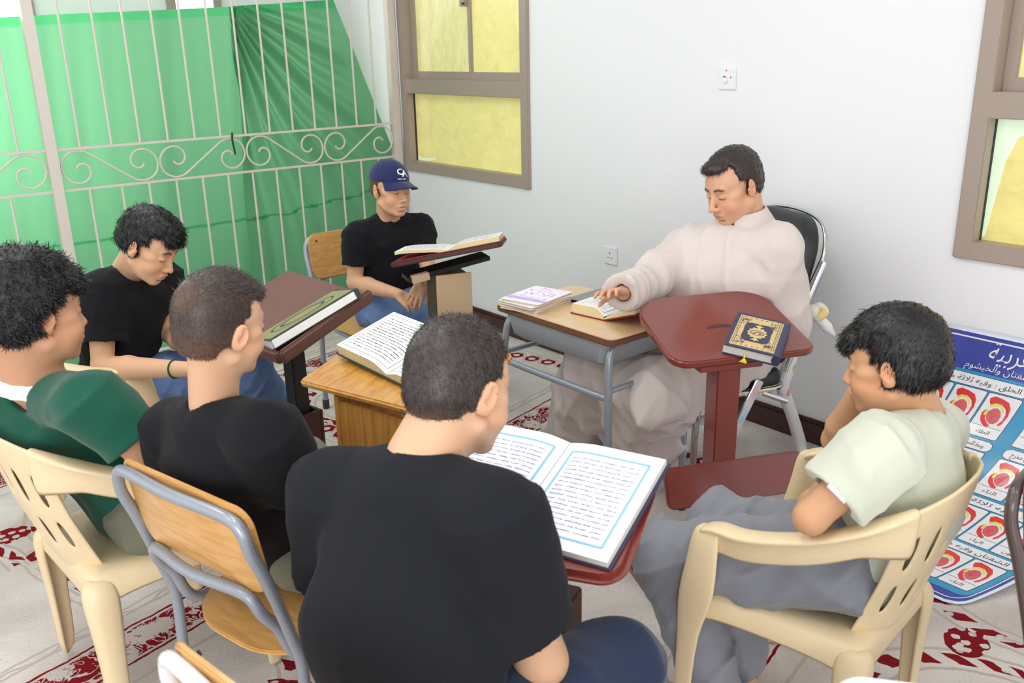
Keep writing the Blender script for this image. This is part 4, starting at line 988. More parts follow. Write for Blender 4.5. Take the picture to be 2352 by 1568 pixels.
mk = ((X(vo.outputs['Distance']) + (X(ns.outputs[0]) - .5) * .5) < .3) * (X(sp.outputs[1]) < .62)
mx = N.new('ShaderNodeMix'); mx.data_type = 'RGBA'; mx.inputs['A'].default_value = (*srgb(234, 234, 232), 1); L.new(hs.outputs[0], mx.inputs['B']); L.new((mk * .85).o, mx.inputs['Factor']); L.new(mx.outputs['Result'], N['Principled BSDF'].inputs['Base Color'])
def wt(px, py, d): return pD(px, py, d)
def tch(name, pts, rads, m, **k):
    mb = MB(); bpy.context.view_layer.update(); inv = TC.matrix_world.inverted(); mb.tube([inv @ Vector(p) for p in pts], 0, 12, smooth=5, rads=rads); return mb.build(name, m, TC, **k)
foot = pz(1842, 1040, .03)
tch('wrapped_leg', [pD(1858, 700, 3.27), pD(1832, 770, 3.31), pD(1808, 850, 3.36), pD(1798, 890, 3.40), pD(1818, 950, 3.50), pD(1836, 1010, 3.60), foot], [.017, .020, .026, .025, .023, .024, .022], M['wrap'])
tch('wrapped_leg', [pD(1500, 1000, 3.55), pD(1540, 985, 3.5), pD(1625, 962, 3.45), pD(1680, 950, 3.5)], [.014, .016, .019, .016], M['wrap'])
tch('wrapped_arm', [pD(1760, 745, 3.12), pD(1800, 735, 3.18), pD(1850, 722, 3.25)], [.020, .026, .024], M['wrap'])
tie = tch('tied_cloth', [pD(1850, 715, 3.22), pD(1868, 718, 3.18), pD(1885, 735, 3.17), pD(1900, 752, 3.17), pD(1918, 772, 3.18)], [.022, .030, .018, .020, .004], M['wrap'])
tch('tied_cloth', [pD(1862, 712, 3.2), pD(1880, 706, 3.18), pD(1893, 716, 3.16), pD(1880, 728, 3.16), pD(1866, 722, 3.17)], [.012, .020, .016, .018, .01], M['wrap'])
tch('brace_bar', [pD(1620, 860, 3.2), pD(1600, 960, 3.15), pz(1590, 1085, .02)], [.012, .013, .013], M['chrome'])

# ---------------------------------------------------------------- the laminated poster, bent from the floor up the wall
PSTL = {}
def arabic(s):
    """join letters into their printed forms and set them right to left"""
    F = dict(zip('ابتثجحخدذرزسشصضطظعغفقكلمنهويىةءأإآؤئ', [0xFE8D, 0xFE8F, 0xFE95, 0xFE99, 0xFE9D, 0xFEA1, 0xFEA5, 0xFEA9, 0xFEAB, 0xFEAD, 0xFEAF, 0xFEB1, 0xFEB5, 0xFEB9, 0xFEBD, 0xFEC1, 0xFEC5, 0xFEC9, 0xFECD, 0xFED1, 0xFED5, 0xFED9, 0xFEDD, 0xFEE1, 0xFEE5, 0xFEE9, 0xFEED, 0xFEF1, 0xFEEF, 0xFE93, 0xFE80, 0xFE83, 0xFE87, 0xFE81, 0xFE85, 0xFE89]))
    dual = set('بتثجحخسشصضطظعغفقكلمنهيئ')
    out = []; i = 0; prev = False
    while i < len(s):
        c = s[i]
        if c not in F: out.append(c); prev = False; i += 1; continue
        if c == 'ل' and i + 1 < len(s) and s[i + 1] in 'اأ':
            base = 0xFEFB if s[i + 1] == 'ا' else 0xFEF7; out.append(chr(base + (1 if prev else 0))); prev = False; i += 2; continue
        nx = i + 1 < len(s) and s[i + 1] in F and s[i + 1] != 'ء'
        if c in dual: f = (3 if nx else 1) if prev else (2 if nx else 0); out.append(chr(F[c] + f)); prev = True
        elif c == 'ء': out.append(chr(F[c])); prev = False
        else: out.append(chr(F[c] + (1 if prev else 0))); prev = False
        i += 1
    return ''.join(out[::-1])
def textmesh(s, size, width=None, bold=0):
    c = bpy.data.curves.new('t', 'FONT'); c.body = s; c.size = size; c.offset = bold; c.align_x = 'CENTER'; c.resolution_u = 2
    o = bpy.data.objects.new('t', c); COL.objects.link(o); bpy.context.view_layer.update()
    dg = bpy.context.evaluated_depsgraph_get(); me = o.evaluated_get(dg).to_mesh()
    vs = [tuple(v.co) for v in me.vertices]; fs = [tuple(p.vertices) for p in me.polygons]
    bpy.data.objects.remove(o); bpy.data.curves.remove(c)
    if width and vs:
        w = max(v[0] for v in vs) - min(v[0] for v in vs); k = width / w if w else 1; vs = [(v[0] * k, v[1], 0) for v in vs]
    return vs, fs
PW, PH = 0.86, 1.02
def Q(u, v, off=0.0):
    t = v
    P0, P1, P2 = (3.128, .633), (2.99, .02), (2.43, .004)
    def pf(t): return ((1 - t) ** 2 * P0[0] + 2 * t * (1 - t) * P1[0] + t * t * P2[0], (1 - t) ** 2 * P0[1] + 2 * t * (1 - t) * P1[1] + t * t * P2[1])
    x, z = pf(t); xa, za = pf(min(1, t + .01)); xb, zb = pf(max(0, t - .01)); dx, dz = xa - xb, za - zb; l = math.hypot(dx, dz); nx, nz = dz / l, -dx / l
    if nz < 0: nx, nz = -nx, -nz
    yl, yr = 1.45 + .20 * t, .60 + .36 * t
    return (x + nx * off, yl + (yr - yl) * u + 0, z + nz * off + .0015)
def poster():
    o3 = Q(.5, .5)
    root = empty('poster', (2.7, 1.1, 0), 0, 'blue laminated educational chart bent from the wall onto the carpet at right', 'poster')
    def B(mb, name, m, smooth=False, off=0.0, **k):
        mb.v = [tuple(Vector(Q(v[0] / PW, v[1] / PH, v[2] + off)) - Vector((2.7, 1.1, 0))) for v in mb.v]; return mb.build(name, m, root, smooth=smooth, **k)
    def grid(x0, y0, x1, y1, r, z, n=14):
        mb = MB(); w, h = x1 - x0, y1 - y0
        rows = [0, r * .3, r * .65, r] + [r + (h - 2 * r) * k / n for k in range(1, n)] + [h - r, h - r * .65, h - r * .3, h]
        def ins(y): d = min(y, h - y); return 0 if d >= r else r - math.sqrt(max(0, r * r - (r - d) ** 2))
        m_ = 6; V = []
        for y in rows:
            i = ins(y)
            for k in range(m_ + 1): V.append((x0 + i + (w - 2 * i) * k / m_, y0 + y, z))
        F = [(a * (m_ + 1) + k, a * (m_ + 1) + k + 1, (a + 1) * (m_ + 1) + k + 1, (a + 1) * (m_ + 1) + k) for a in range(len(rows) - 1) for k in range(m_)]
        mb.add(V, F); return mb
    M['film'] = mat('laminate_film', srgb(214, 220, 232), 0.15, coat=0.6)
    M['pblue'] = mat('chart_blue', srgb(58, 72, 160), 0.2, coat=0.7, var=0.2, vscale=5); M['pcyan'] = mat('chart_cyan', srgb(40, 150, 196), 0.2, coat=0.7, var=0.12, vscale=4)
    M['pwhite'] = mat('chart_white', srgb(236, 236, 238), 0.22, coat=0.6); M['pred'] = mat('chart_red', srgb(222, 44, 44), 0.25, coat=0.5)
    M['ppink'] = mat('chart_pink', srgb(214, 92, 100), 0.25, coat=0.5, var=0.15, vscale=300, stretch=(1, 6, 1)); M['pyel'] = mat('chart_yellow', srgb(232, 222, 40), 0.25, coat=0.5)
    M['pink_'] = mat('chart_ink', srgb(28, 28, 40), 0.3, coat=.4); M['pline'] = mat('chart_line', srgb(40, 40, 60), 0.3)
    s = grid(0, 0, PW, PH, .05, 0, 40); sh = B(s, 'sheet', M['film'], smooth=True, solid=0.0012)
    B(grid(.012, .012, PW - .012, PH - .012, .045, .001, 40), 'blue_ground', M['pblue'], smooth=True)
    B(grid(.030, .122, PW - .030, PH - .055, .03, .0016, 40), 'cyan_ground', M['pcyan'], smooth=True)
    # white outline
    mb = MB(); r = .05; pts = []
    for x, y in rrect(PW - .05, PH - .05, r, 8, PW / 2, PH / 2): pts.append((x, y))
    dense = []
    for i in range(len(pts)):
        a, b = pts[i], pts[(i + 1) % len(pts)]; k = max(1, int(math.hypot(a[0] - b[0], a[1] - b[1]) / .03))
        for q in range(k): dense.append((a[0] + (b[0] - a[0]) * q / k, a[1] + (b[1] - a[1]) * q / k))
    cx, cy = PW / 2, PH / 2; n = len(dense)
    for i in range(n):
        a, b = dense[i], dense[(i + 1) % n]; dx, dy = b[0] - a[0], b[1] - a[1]; l = math.hypot(dx, dy) + 1e-9; ox, oy = -dy / l * .0022, dx / l * .0022
        mb.add([(a[0] - ox, a[1] - oy, .002), (b[0] - ox, b[1] - oy, .002), (b[0] + ox, b[1] + oy, .002), (a[0] + ox, a[1] + oy, .002)], [(0, 1, 2, 3)])
    B(mb, 'white_outline', M['pwhite'])
    txt = MB(); txw = MB(); txr = MB()
    def put(mbx, s, cx, cy, size, width=None, z=.0032):
        vs, fs = textmesh(arabic(s), size, width); mbx.add([(cx + v[0], cy - v[1], z) for v in vs], fs)
    put(txw, 'مخارج الحروف العربية', .52, .078, .074, .60); put(txw, 'الجوف والحلق واللسان والشفتان والخيشوم', .44, .112, .026, .56)
    put(txw, 'جمعية خيرية لتعليم القرآن الكريم', .22, PH - .065, .024, .20)
    mbm = MB(); mbm.add([(.085 + .02 * math.cos(a), PH - .072 - .016 * abs(math.sin(a)), .003) for a in [PI * k / 8 for k in range(9)]], [tuple(range(9))]); B(mbm, 'white_emblem', M['pwhite'])
    heads = ['الحلق : وفيه ثلاثة مخارج', 'وسط اللسان مع ما يقابله من وسط الحنك الأعلى مخرج', 'طرف اللسان', 'طرف اللسان مع مافوق الثنايا السفلى مخرج', 'الشفتان وفيه مخرجان']
    capt = ['الجيم', 'الشين', 'الياء', 'النون', 'الطاء', 'الدال', 'التاء', 'الظاء', 'السين', 'الصاد']
    cards = MB(); caps = MB(); lines = MB(); red = MB(); pink = MB(); yel = MB(); ink = MB()
    def addm(mb, g): mb.add(g.v, g.f)
    def flat(mb, pts, z): mb.add([(x, y, z) for x, y in pts], [tuple(range(len(pts)))])
    def card(x, y, w, h, cap):
        g = grid(x - .0018, y - .0018, x + w + .0018, y + h + .0018, .007, .0020, 4); addm(lines, g)
        addm(cards, grid(x, y, x + w, y + h, .006, .0024, 4))
        flat(lines, [(x + .004, y + h * .74), (x + w - .004, y + h * .74), (x + w - .004, y + h * .74 + .0012), (x + .004, y + h * .74 + .0012)], .003)
        def P(a, b): return (x + w * a, y + h * b * .95)
        # side view of palate and throat
        red_out = [(.10, .12), (.22, .05), (.45, .07), (.68, .12), (.82, .24), (.88, .42), (.86, .62), (.80, .70), (.74, .68), (.80, .55), (.79, .40), (.70, .28), (.52, .20), (.34, .20), (.22, .26), (.16, .22)]
        low = [(.16, .40), (.22, .36), (.26, .42), (.24, .50), (.30, .60), (.42, .68), (.55, .74), (.50, .80), (.36, .76), (.22, .68), (.15, .58), (.12, .48)]
        def fan(mb, pts, z):
            cx_ = sum(p[0] for p in pts) / len(pts); cy_ = sum(p[1] for p in pts) / len(pts)
            flat(mb, [P(a, b) for a, b in pts], z)
        fan(red, red_out, .0030); fan(red, low, .0030)
        tongue = [(.27, .42), (.36, .33), (.48, .30), (.60, .35), (.69, .46), (.70, .58), (.64, .68), (.52, .70), (.38, .64), (.28, .54)]
        fan(pink, tongue, .0031)
        fan(yel, [(.22, .27), (.34, .20), (.52, .21), (.66, .30), (.72, .40), (.66, .36), (.52, .26), (.36, .26), (.26, .33)], .0032)
        fan(yel, [(.19, .37), (.24, .36), (.26, .44), (.23, .54), (.18, .50)], .0032)
        for k in range(7):
            a0 = P(.46, .58); b0 = P(.30 + .06 * k, .36 + .006 * (k - 3) ** 2)
            dx, dy = b0[0] - a0[0], b0[1] - a0[1]; l = math.hypot(dx, dy) + 1e-9; ox, oy = -dy / l * .0004, dx / l * .0004
            flat(red, [(a0[0] - ox, a0[1] - oy), (b0[0] - ox, b0[1] - oy), (b0[0] + ox, b0[1] + oy), (a0[0] + ox, a0[1] + oy)], .0034)
        put(ink, cap, x + w / 2, y + h * .92, h * .13, w * .42)
    cw, ch = .112, .150; y = .165
    def row(y, x0, heads_, n, hw):
        g = grid(x0, y, x0 + hw, y + .036, .017, .0024, 4); lg = grid(x0 - .0015, y - .0015, x0 + hw + .0015, y + .0375, .018, .0020, 4); addm(cards, g); addm(lines, lg)
        put(ink, heads_, x0 + hw / 2, y + .025, .023, hw * .86)
        for k in range(n): card(x0 + .004 + k * (cw + .008), y + .042, cw, ch, capt[(k + int(y * 20)) % len(capt)])
    row(.132, .042, heads[0], 3, .362); row(.132, .45, heads[2], 3, .362)
    row(.336, .042, heads[1], 3, .362); row(.336, .45, heads[3], 3, .362)
    row(.540, .042, heads[2], 2, .242); row(.540, .33, heads[0], 4, .482)
    row(.744, .042, heads[3], 3, .362); row(.744, .45, heads[4], 3, .362)
    B(lines, 'card_outline', M['pline']); cs = B(cards, 'chart_card', M['pwhite']); cs['kind'] = 'stuff'
    B(red, 'red_diagram', M['pred'])['kind'] = 'stuff'; B(pink, 'tongue_diagram', M['ppink'])['kind'] = 'stuff'; B(yel, 'yellow_diagram', M['pyel'])['kind'] = 'stuff'
    B(txw, 'white_lettering', M['pwhite']); B(ink, 'black_lettering', M['pink_'])
poster()

# ---------------------------------------------------------------- people: smooth blended solids polygonised by surface nets
f32 = np.float32
class SDF:
    def __init__(s): s.p = []; s.disp = None
    def _add(s, kind, c, rad, data, k, op): s.p.append((kind, np.array(c, float), float(rad), data, k, op)); return s
    def cone(s, a, b, ra, rb, k=.012, op=1, lat=None, e=1.0):
        a, b = np.array(a, float), np.array(b, float)
        if lat is not None: lat = np.array(lat, float); lat = lat / np.linalg.norm(lat)
        return s._add('c', (a + b) / 2, np.linalg.norm(b - a) / 2 + max(ra, rb) * max(1, e), (a, b, ra, rb, lat, e), k, op)
    def cut(s, a, b, ra, rb, k=.006, op=1, lat=None, e=1.0):
        a, b = np.array(a, float), np.array(b, float)
        if lat is not None: lat = np.array(lat, float); lat = lat / np.linalg.norm(lat)
        return s._add('f', (a + b) / 2, np.linalg.norm(b - a) / 2 + max(ra, rb) * max(1, e) * 1.2, (a, b, ra, rb, lat, e), k, op)
    def ell(s, c, r, Rm=None, k=.012, op=1):
        return s._add('e', c, max(r), (np.array(c, float), np.array(r, float), np.eye(3) if Rm is None else np.array(Rm, float)), k, op)
    def box(s, c, h, Rm=None, r=.005, k=.01, op=1):
        return s._add('b', c, np.linalg.norm(h) + r, (np.array(c, float), np.array(h, float), np.eye(3) if Rm is None else np.array(Rm, float), r), k, op)
    def one(s, pr, P):
        kind, c, rad, d, k, op = pr
        if kind in 'cf':
            a, b, ra, rb, lat, e = d; q = P - a; ab = b - a; L2 = ab @ ab
            if lat is not None: q = q - np.outer(q @ lat, lat) * (1 - 1 / e); ab = ab - lat * (ab @ lat) * (1 - 1 / e); L2 = ab @ ab
            t0 = (q @ ab) / L2; t = np.clip(t0, 0, 1); w = q - t[:, None] * ab if kind == 'c' else q - t0[:, None] * ab
            ds = np.sqrt((w * w).sum(1)) - (ra + t * (rb - ra))
            if kind == 'f': L = math.sqrt(L2); ds = np.maximum(ds, np.maximum(-t0 * L, (t0 - 1) * L))
            return ds
        if kind == 'e':
            c0, r, Rm = d; q = (P - c0) @ Rm; k0 = np.sqrt(((q / r) ** 2).sum(1)); k1 = np.sqrt(((q / r ** 2) ** 2).sum(1)) + 1e-9
            return k0 * (k0 - 1) / k1
        c0, h, Rm, r = d; q = np.abs((P - c0) @ Rm) - h
        return np.sqrt((np.maximum(q, 0) ** 2).sum(1)) + np.minimum(q.max(1), 0) - r
    def ev(s, P, prs=None):
        d = np.full(len(P), 1.0)
        for pr in (s.p if prs is None else prs):
            v = s.one(pr, P); k, op = pr[4], pr[5]
            if op == 1: h = np.clip(.5 + .5 * (d - v) / k, 0, 1); d = d * (1 - h) + v * h - k * h * (1 - h)
            elif op == -1: h = np.clip(.5 - .5 * (d + v) / k, 0, 1); d = d * (1 - h) - v * h + k * h * (1 - h)
            else: h = np.clip(.5 - .5 * (d - v) / k, 0, 1); d = d * (1 - h) + v * h + k * h * (1 - h)
        if s.disp is not None: d = d + s.disp(P)
        return d
    def mesh(s, h, lo=None, hi=None):
        if lo is None:
            un = [p for p in s.p if p[5] == 1]
            lo = np.min([p[1] - p[2] for p in un], 0) - 2 * h; hi = np.max([p[1] + p[2] for p in un], 0) + 2 * h
        B = 12; nb = np.maximum(1, np.ceil((hi - lo) / (h * B)).astype(int)); dim = nb * B + 1
        V = np.ones(tuple(nb * B), f32)
        gi = np.stack(np.meshgrid(*[np.arange(n) for n in nb], indexing='ij'), -1).reshape(-1, 3)
        cen = lo + (gi * B + B / 2 - .5) * h
        dc = s.ev(cen); slack = .866 * B * h + .030
        base = np.stack(np.meshgrid(*[np.arange(B)] * 3, indexing='ij'), -1).reshape(-1, 3) * h
        cs = np.array([p[1] for p in s.p]); rs = np.array([p[2] for p in s.p]); ks = np.array([p[4] for p in s.p]); inter = np.array([p[5] == 2 for p in s.p])
        Vb = V.reshape(nb[0], B, nb[1], B, nb[2], B)
        for g, c, d0 in zip(gi, cen, dc):
            if abs(d0) > slack: Vb[g[0], :, g[1], :, g[2], :] = d0; continue
            near = (np.sqrt(((cs - c) ** 2).sum(1)) - rs) < (.866 * B * h + .02 + ks + max(0, d0)); near |= inter
            v = s.ev(lo + g * B * h + base, [p for p, q in zip(s.p, near) if q])
            Vb[g[0], :, g[1], :, g[2], :] = v.reshape(B, B, B)
        V = Vb.reshape(tuple(nb * B))
        return nets(V, lo, h)
def nets(V, lo, h):
    S = V < 0; n = np.array(V.shape)
    cnt = np.zeros(tuple(n - 1), np.uint8)
    sl = [(slice(0, -1), slice(1, None))[i] for i in (0, 1)]
    for a in (0, 1):
        for b in (0, 1):
            for c in (0, 1): cnt += S[sl[a], sl[b], sl[c]]
    act = (cnt > 0) & (cnt < 8); I = np.argwhere(act)
    if len(I) == 0: return np.zeros((0, 3)), np.zeros((0, 4), int)
    idx = np.full(act.shape, -1, np.int64); idx[act] = np.arange(len(I))
    pos = np.zeros((len(I), 3)); ct = np.zeros(len(I))
    cor = [(a, b, c) for a in (0, 1) for b in (0, 1) for c in (0, 1)]
    val = {c: V[I[:, 0] + c[0], I[:, 1] + c[1], I[:, 2] + c[2]].astype(float) for c in cor}
    for c in cor:
        for ax in range(3):
            if c[ax] == 0:
                e = list(c); e[ax] = 1; e = tuple(e); v0, v1 = val[c], val[e]; m = (v0 < 0) != (v1 < 0)
                t = np.where(m, v0 / np.where(m, v0 - v1, 1), 0); p = np.array(c, float) + np.outer(t, np.eye(3)[ax]); pos[m] += p[m]; ct[m] += 1
    P = lo + (I + pos / ct[:, None]) * h
    Q = []
    for ax in range(3):
        a = [slice(None)] * 3; b = [slice(None)] * 3; a[ax] = slice(0, -1); b[ax] = slice(1, None)
        s0, s1 = S[tuple(a)], S[tuple(b)]; E = np.argwhere(s0 != s1)
        o1, o2 = [i for i in range(3) if i != ax]
        ok = (E[:, o1] > 0) & (E[:, o2] > 0) & (E[:, o1] < n[o1] - 1) & (E[:, o2] < n[o2] - 1); E = E[ok]
        def g(d1, d2): q = E.copy(); q[:, o1] -= d1; q[:, o2] -= d2; return idx[q[:, 0], q[:, 1], q[:, 2]]
        q = np.stack([g(0, 0), g(1, 0), g(1, 1), g(0, 1)], 1)
        flip = S[E[:, 0], E[:, 1], E[:, 2]]
        if ax == 1: flip = ~flip
        q[~flip] = q[~flip][:, ::-1]; Q.append(q)
    return P, np.concatenate(Q)
def keep(P, F, m):
    """drop the vertices where m is False"""
    f = F[m[F].all(1)]; u = np.zeros(len(P), bool); u[f.ravel()] = True; r = np.cumsum(u) - 1
    return P[u], r[f], u
def folds(seed, amp, freq=22, axis=None, n=5):
    g = np.random.default_rng(seed); K = g.normal(size=(n, 3)); K /= np.linalg.norm(K, axis=1)[:, None]
    if axis is not None: ax = np.array(axis, float); ax /= np.linalg.norm(ax); K = K * .45 + ax * g.choice([-1, 1], n)[:, None]; K /= np.linalg.norm(K, axis=1)[:, None]
    fr = freq * g.uniform(.6, 1.6, n); ph = g.uniform(0, 6.28, n); W2_ = g.normal(size=(n, 3)) * freq * .35
    def f(P):
        d = np.zeros(len(P))
        for i in range(n):
            w = np.sin(P @ K[i] * fr[i] + ph[i] + 1.6 * np.sin(P @ W2_[i] + ph[-i]))
            d += (1 - np.sqrt(w * w + .006)) ** 2 - .06
        return -amp * 2.0 * d / n ** .6
    return f
def A3_(*v): return np.array(v, float)
def nrm(v): v = np.array(v, float); return v / np.linalg.norm(v)
def headframe(yaw, pitch, roll):
    """columns right, forward, up; yaw = world angle the face points to, pitch down positive"""
    y, p, r = [math.radians(q) for q in (yaw, pitch, roll)]
    fw = A3_(math.cos(y) * math.cos(p), math.sin(y) * math.cos(p), -math.sin(p)); rt = A3_(math.sin(y), -math.cos(y), 0); up = np.cross(rt, fw)
    r2 = rt * math.cos(r) + up * math.sin(r); u2 = np.cross(r2, fw)
    return np.stack([r2, fw, u2], 1)
class Head:
    def __init__(s, pos, yaw, pitch, roll, sc, jaw=1.0, child=True): s.c = np.array(pos, float); s.M = headframe(yaw, pitch, roll); s.s = sc; s.jaw = jaw; s.child = child
    def w(s, x, y, z): return s.c + s.s * (s.M @ A3_(x, y, z))
    def loc(s, P): return (P - s.c) @ s.M / s.s
    def e(s, S, c, r, k=.012, op=1, rot=None):
        Rm = s.M if rot is None else s.M @ rot
        S.ell(s.w(*c), [q * s.s for q in r], Rm, k * s.s, op)
    def cn(s, S, a, b, ra, rb, k=.01, op=1): S.cone(s.w(*a), s.w(*b), ra * s.s, rb * s.s, k * s.s, op)
    def build(s, S, mouth=0.0, eyes='down', fat=0.0, smile=0.0):
        e, c = s.e, s.cn; j = s.jaw; ch = s.child
        e(S, (0, -.020, .036), (.073 + fat * .3, .094, .083)); e(S, (0, .030, .030), (.064, .056, .062), k=.02)
        e(S, (0, .032, -.030), (.057 + fat, .056 + fat * .3, .062), k=.022)
        e(S, (0, .026, -.068), (.049 * j + fat, .050 + fat * .4, .038), k=.026)
        for x in (-1, 1):
            c(S, (x * .052 * j, -.004, -.055), (x * .016, .068, -.092), .017 + fat * .5, .014, k=.022)
            e(S, (x * (.034 + fat * .3), .057, -.036), (.026 + fat * .6, .026, .026 + fat * .4), k=.024)
            e(S, (x * .052, .040, -.006), (.016, .022, .012), k=.018)
        e(S, (0, .072, -.094), (.017, .013, .013), k=.016)
        c(S, (-.034, .074, .024), (.034, .074, .024), .011, .011, k=.014)
        for x in (-1, 1): e(S, (x * .031, .100, .004), (.020, .016, .013), k=.014, op=-1)
        e(S, (0, .074, -.062), (.031, .021, .023), k=.016)
        ny = 0.0 if ch else .006
        c(S, (0, .083, .012), (0, .101 + ny, -.026), .0075, .0100, k=.010); e(S, (0, .104 + ny, -.032), (.0115, .0115, .0095), k=.006)
        for x in (-1, 1):
            e(S, (x * .0125, .095 + ny * .6, -.036), (.0078, .0095, .0072), k=.005); e(S, (x * .0065, .101 + ny, -.0415), (.0036, .0048, .003), k=.002, op=-1)
        mz = -.063 - mouth * .3
        for x in (-1, 1): e(S, (x * .0095, .0925, -.0588), (.0150, .0080, .0052), k=.005, rot=np.array(Matrix.Rotation(x * (.16 - smile), 3, 'Y')))
        e(S, (0, .0905, -.0695 - mouth), (.0195, .0085, .0062), k=.005)
        e(S, (0, .1015, mz - .0008), (.0225, .0085, .0011 + mouth * .8), k=.0018, op=-1)
        c(S, (-.012, .084, -.0815 - mouth), (.012, .084, -.0815 - mouth), .004, .004, k=.006, op=-1)
        for x in (-1, 1):
            e(S, (x * .031, .0735, .0035), (.0155, .0140, .0120), k=.004)
            if eyes == 'open': e(S, (x * .031, .0885, .0025), (.0125, .0085, .0042), k=.002, op=-1)
            elif eyes == 'down': e(S, (x * .031, .0895, -.0035), (.0120, .0060, .0012), k=.001, op=-1)
            # ear
            er = np.array(Matrix.Rotation(x * -.42, 3, 'Z') @ Matrix.Rotation(x * .10, 3, 'Y') @ Matrix.Rotation(-.22, 3, 'X'))
            e(S, (x * .0765, -.014, -.004), (.0075, .0185, .0305), k=.004, rot=er); e(S, (x * .073, -.006, -.020), (.007, .011, .016), k=.006)
            e(S, (x * .0835, -.010, .000), (.0060, .0115, .0185), k=.003, op=-1, rot=er)
            e(S, (x * .0790, .0030, -.006), (.004, .005, .007), k=.003)
            e(S, (x * .0775, -.016, .004), (.0050, .0060, .012), k=.003, rot=er)
    def neck(s, S, base, r=.052, r2=.056): 
        S.cone(s.w(0, -.030, -.045), base, r * s.s, r2 * s.s, k=.022); S.cone(s.w(0, .010, -.075), np.array(base) + s.M[:, 1] * .02, .034 * s.s, .040 * s.s, k=.02)
def hand(S, w, d, n, L, side, curl=(.5, .55, .6, .65), spread=.1, thumb=(.6, .4), k=.004, thumbcurl=.5):
    """w wrist, d direction to the knuckles, n back-of-hand normal, side +1/-1: which side the thumb leaves"""
    d = nrm(d); n = nrm(n - d * (np.array(n) @ d)); b = np.cross(d, n) * side; w = np.array(w, float)
    r = L * .042; kn = []
    for i, (o, ln) in enumerate([(.15, .46), (.05, .48), (-.05, .455), (-.14, .42)]):
        K = w + d * L * ln + b * L * o * 1.12; kn.append(K); S.cone(w + b * L * o * .75 + d * L * .04, K - n * r * .2, r * 1.35, r * 1.15, k=.010)
    S.cone(w + d * L * .18 + b * L * .13, w + d * L * .36 + b * L * .10 - n * L * .03, r * 1.3, r * 1.2, k=.012); S.cone(w + d * L * .15 - b * L * .12 - n * L * .02, w + d * L * .38 - b * L * .12 - n * L * .02, r * 1.25, r * 1.0, k=.012)
    for i, K in enumerate(kn):
        fl = L * [.235, .265, .245, .19][i]; c = curl[i]; dd = nrm(d + b * spread * (1.2 - .8 * i)); p = K
        for q, (fr, cc) in enumerate([(.46, .55), (.30, 1.0), (.24, .7)]):
            a = c * cc; dd = nrm(dd * math.cos(a) - np.cross(b * side, dd) * math.sin(a) * (1 if np.cross(b * side, dd) @ n > 0 else -1)); e = p + dd * fl * fr
            S.cone(p, e, r * (.98 - .08 * q) * [1, 1.02, .98, .86][i], r * (.92 - .1 * q) * [1, 1.02, .98, .86][i], k=.0028); p = e
    t0 = w + d * L * .14 + b * L * .14 - n * L * .02; t1 = t0 + nrm(d * .75 + b * thumb[0] - n * thumb[1]) * L * .20; t2 = t1 + nrm(d * .95 + b * (thumb[0] - thumbcurl) - n * thumb[1]) * L * .15; t3 = t2 + nrm(d + b * (thumb[0] - 1.6 * thumbcurl) - n * thumb[1]) * L * .11
    S.cone(t0, t1, r * 1.45, r * 1.15, k=.008); S.cone(t1, t2, r * 1.1, r * 1.0, k=.003); S.cone(t2, t3, r * 1.0, r * .8, k=.003)
def mixc(a, b, t): return a * (1 - t[:, None]) + np.array(b) * t[:, None]
def sstep(x, a, b): t = np.clip((x - a) / (b - a), 0, 1); return t * t * (3 - 2 * t)
def skincol(H, P, base, brow=None, flush=None, beard=0.0, browth=1.0):
    base = np.array(base); C = np.tile(base, (len(P), 1)); l = H.loc(P); x, y, z = l[:, 0], l[:, 1], l[:, 2]; ax = np.abs(x)
    face = (y > .02) & (np.abs(z) < .13) & (ax < .09)
    lip = np.exp(-((x / .019) ** 4 + ((z + .0640) / .0088) ** 4)) * (y > .083)
    C = mixc(C, base * np.array([.86, .56, .55]), lip * .75)
    ml = np.exp(-((x / .019) ** 6 + ((z + .0643) / .0013) ** 2)) * (y > .08); C = mixc(C, base * .25, ml * .7)
    bz = .0265 + .004 * np.clip((ax - .012) / .02, 0, 1) - .006 * np.clip((ax - .034) / .014, 0, 1)
    br = sstep(-np.abs(z - bz), -.0062 * browth, -.0022) * sstep(ax, .009, .013) * sstep(-ax, -.050, -.044) * (y > .03)
    C = mixc(C, np.array(srgb(30, 24, 22)), np.clip(br * .85, 0, 1))
    sock = np.exp(-(((ax - .031) / .018) ** 2 + ((z - .012) / .008) ** 2)) * (y > .05); C = mixc(C, base * np.array([.72, .62, .58]), sock * .35)
    under = np.exp(-(((ax - .031) / .016) ** 2 + ((z + .016) / .006) ** 2)) * (y > .05); C = mixc(C, base * np.array([.74, .62, .58]), under * .35)
    lash = np.exp(-(((ax - .031) / .0135) ** 6 + ((z + .0045) / .0022) ** 2)) * (y > .07); C = mixc(C, np.array(srgb(28, 20, 18)), lash * 1.0)
    ear = np.exp(-(((ax - .079) / .012) ** 2 + ((y + .01) / .025) ** 2 + ((z + .005) / .035) ** 2)); C = mixc(C, base * np.array([1.05, .84, .80]), ear * .5)
    ck = np.exp(-(((ax - .045) / .022) ** 2 + ((z + .035) / .024) ** 2)) * (y > .0); C = mixc(C, base * np.array([1.03, .78, .74]), ck * (.45 if flush is None else flush))
    ns = np.exp(-((x / .016) ** 2 + ((z + .034) / .014) ** 2)) * (y > .09); C = mixc(C, base * np.array([1.02, .8, .76]), ns * .4)
    if beard:
        bd = sstep(-z, .040, .060) * (y > -.01) * sstep(y, -.02, .02) * (1 - lip); C = mixc(C, base * .45, bd * beard)
    return np.clip(C, 0, 1)
M['skin'] = vmat('skin', rough=0.48, sss=0.10, spec=0.35); M['hairm'] = vmat('hair', rough=0.42, sss=0, bump=0.0, spec=0.5)
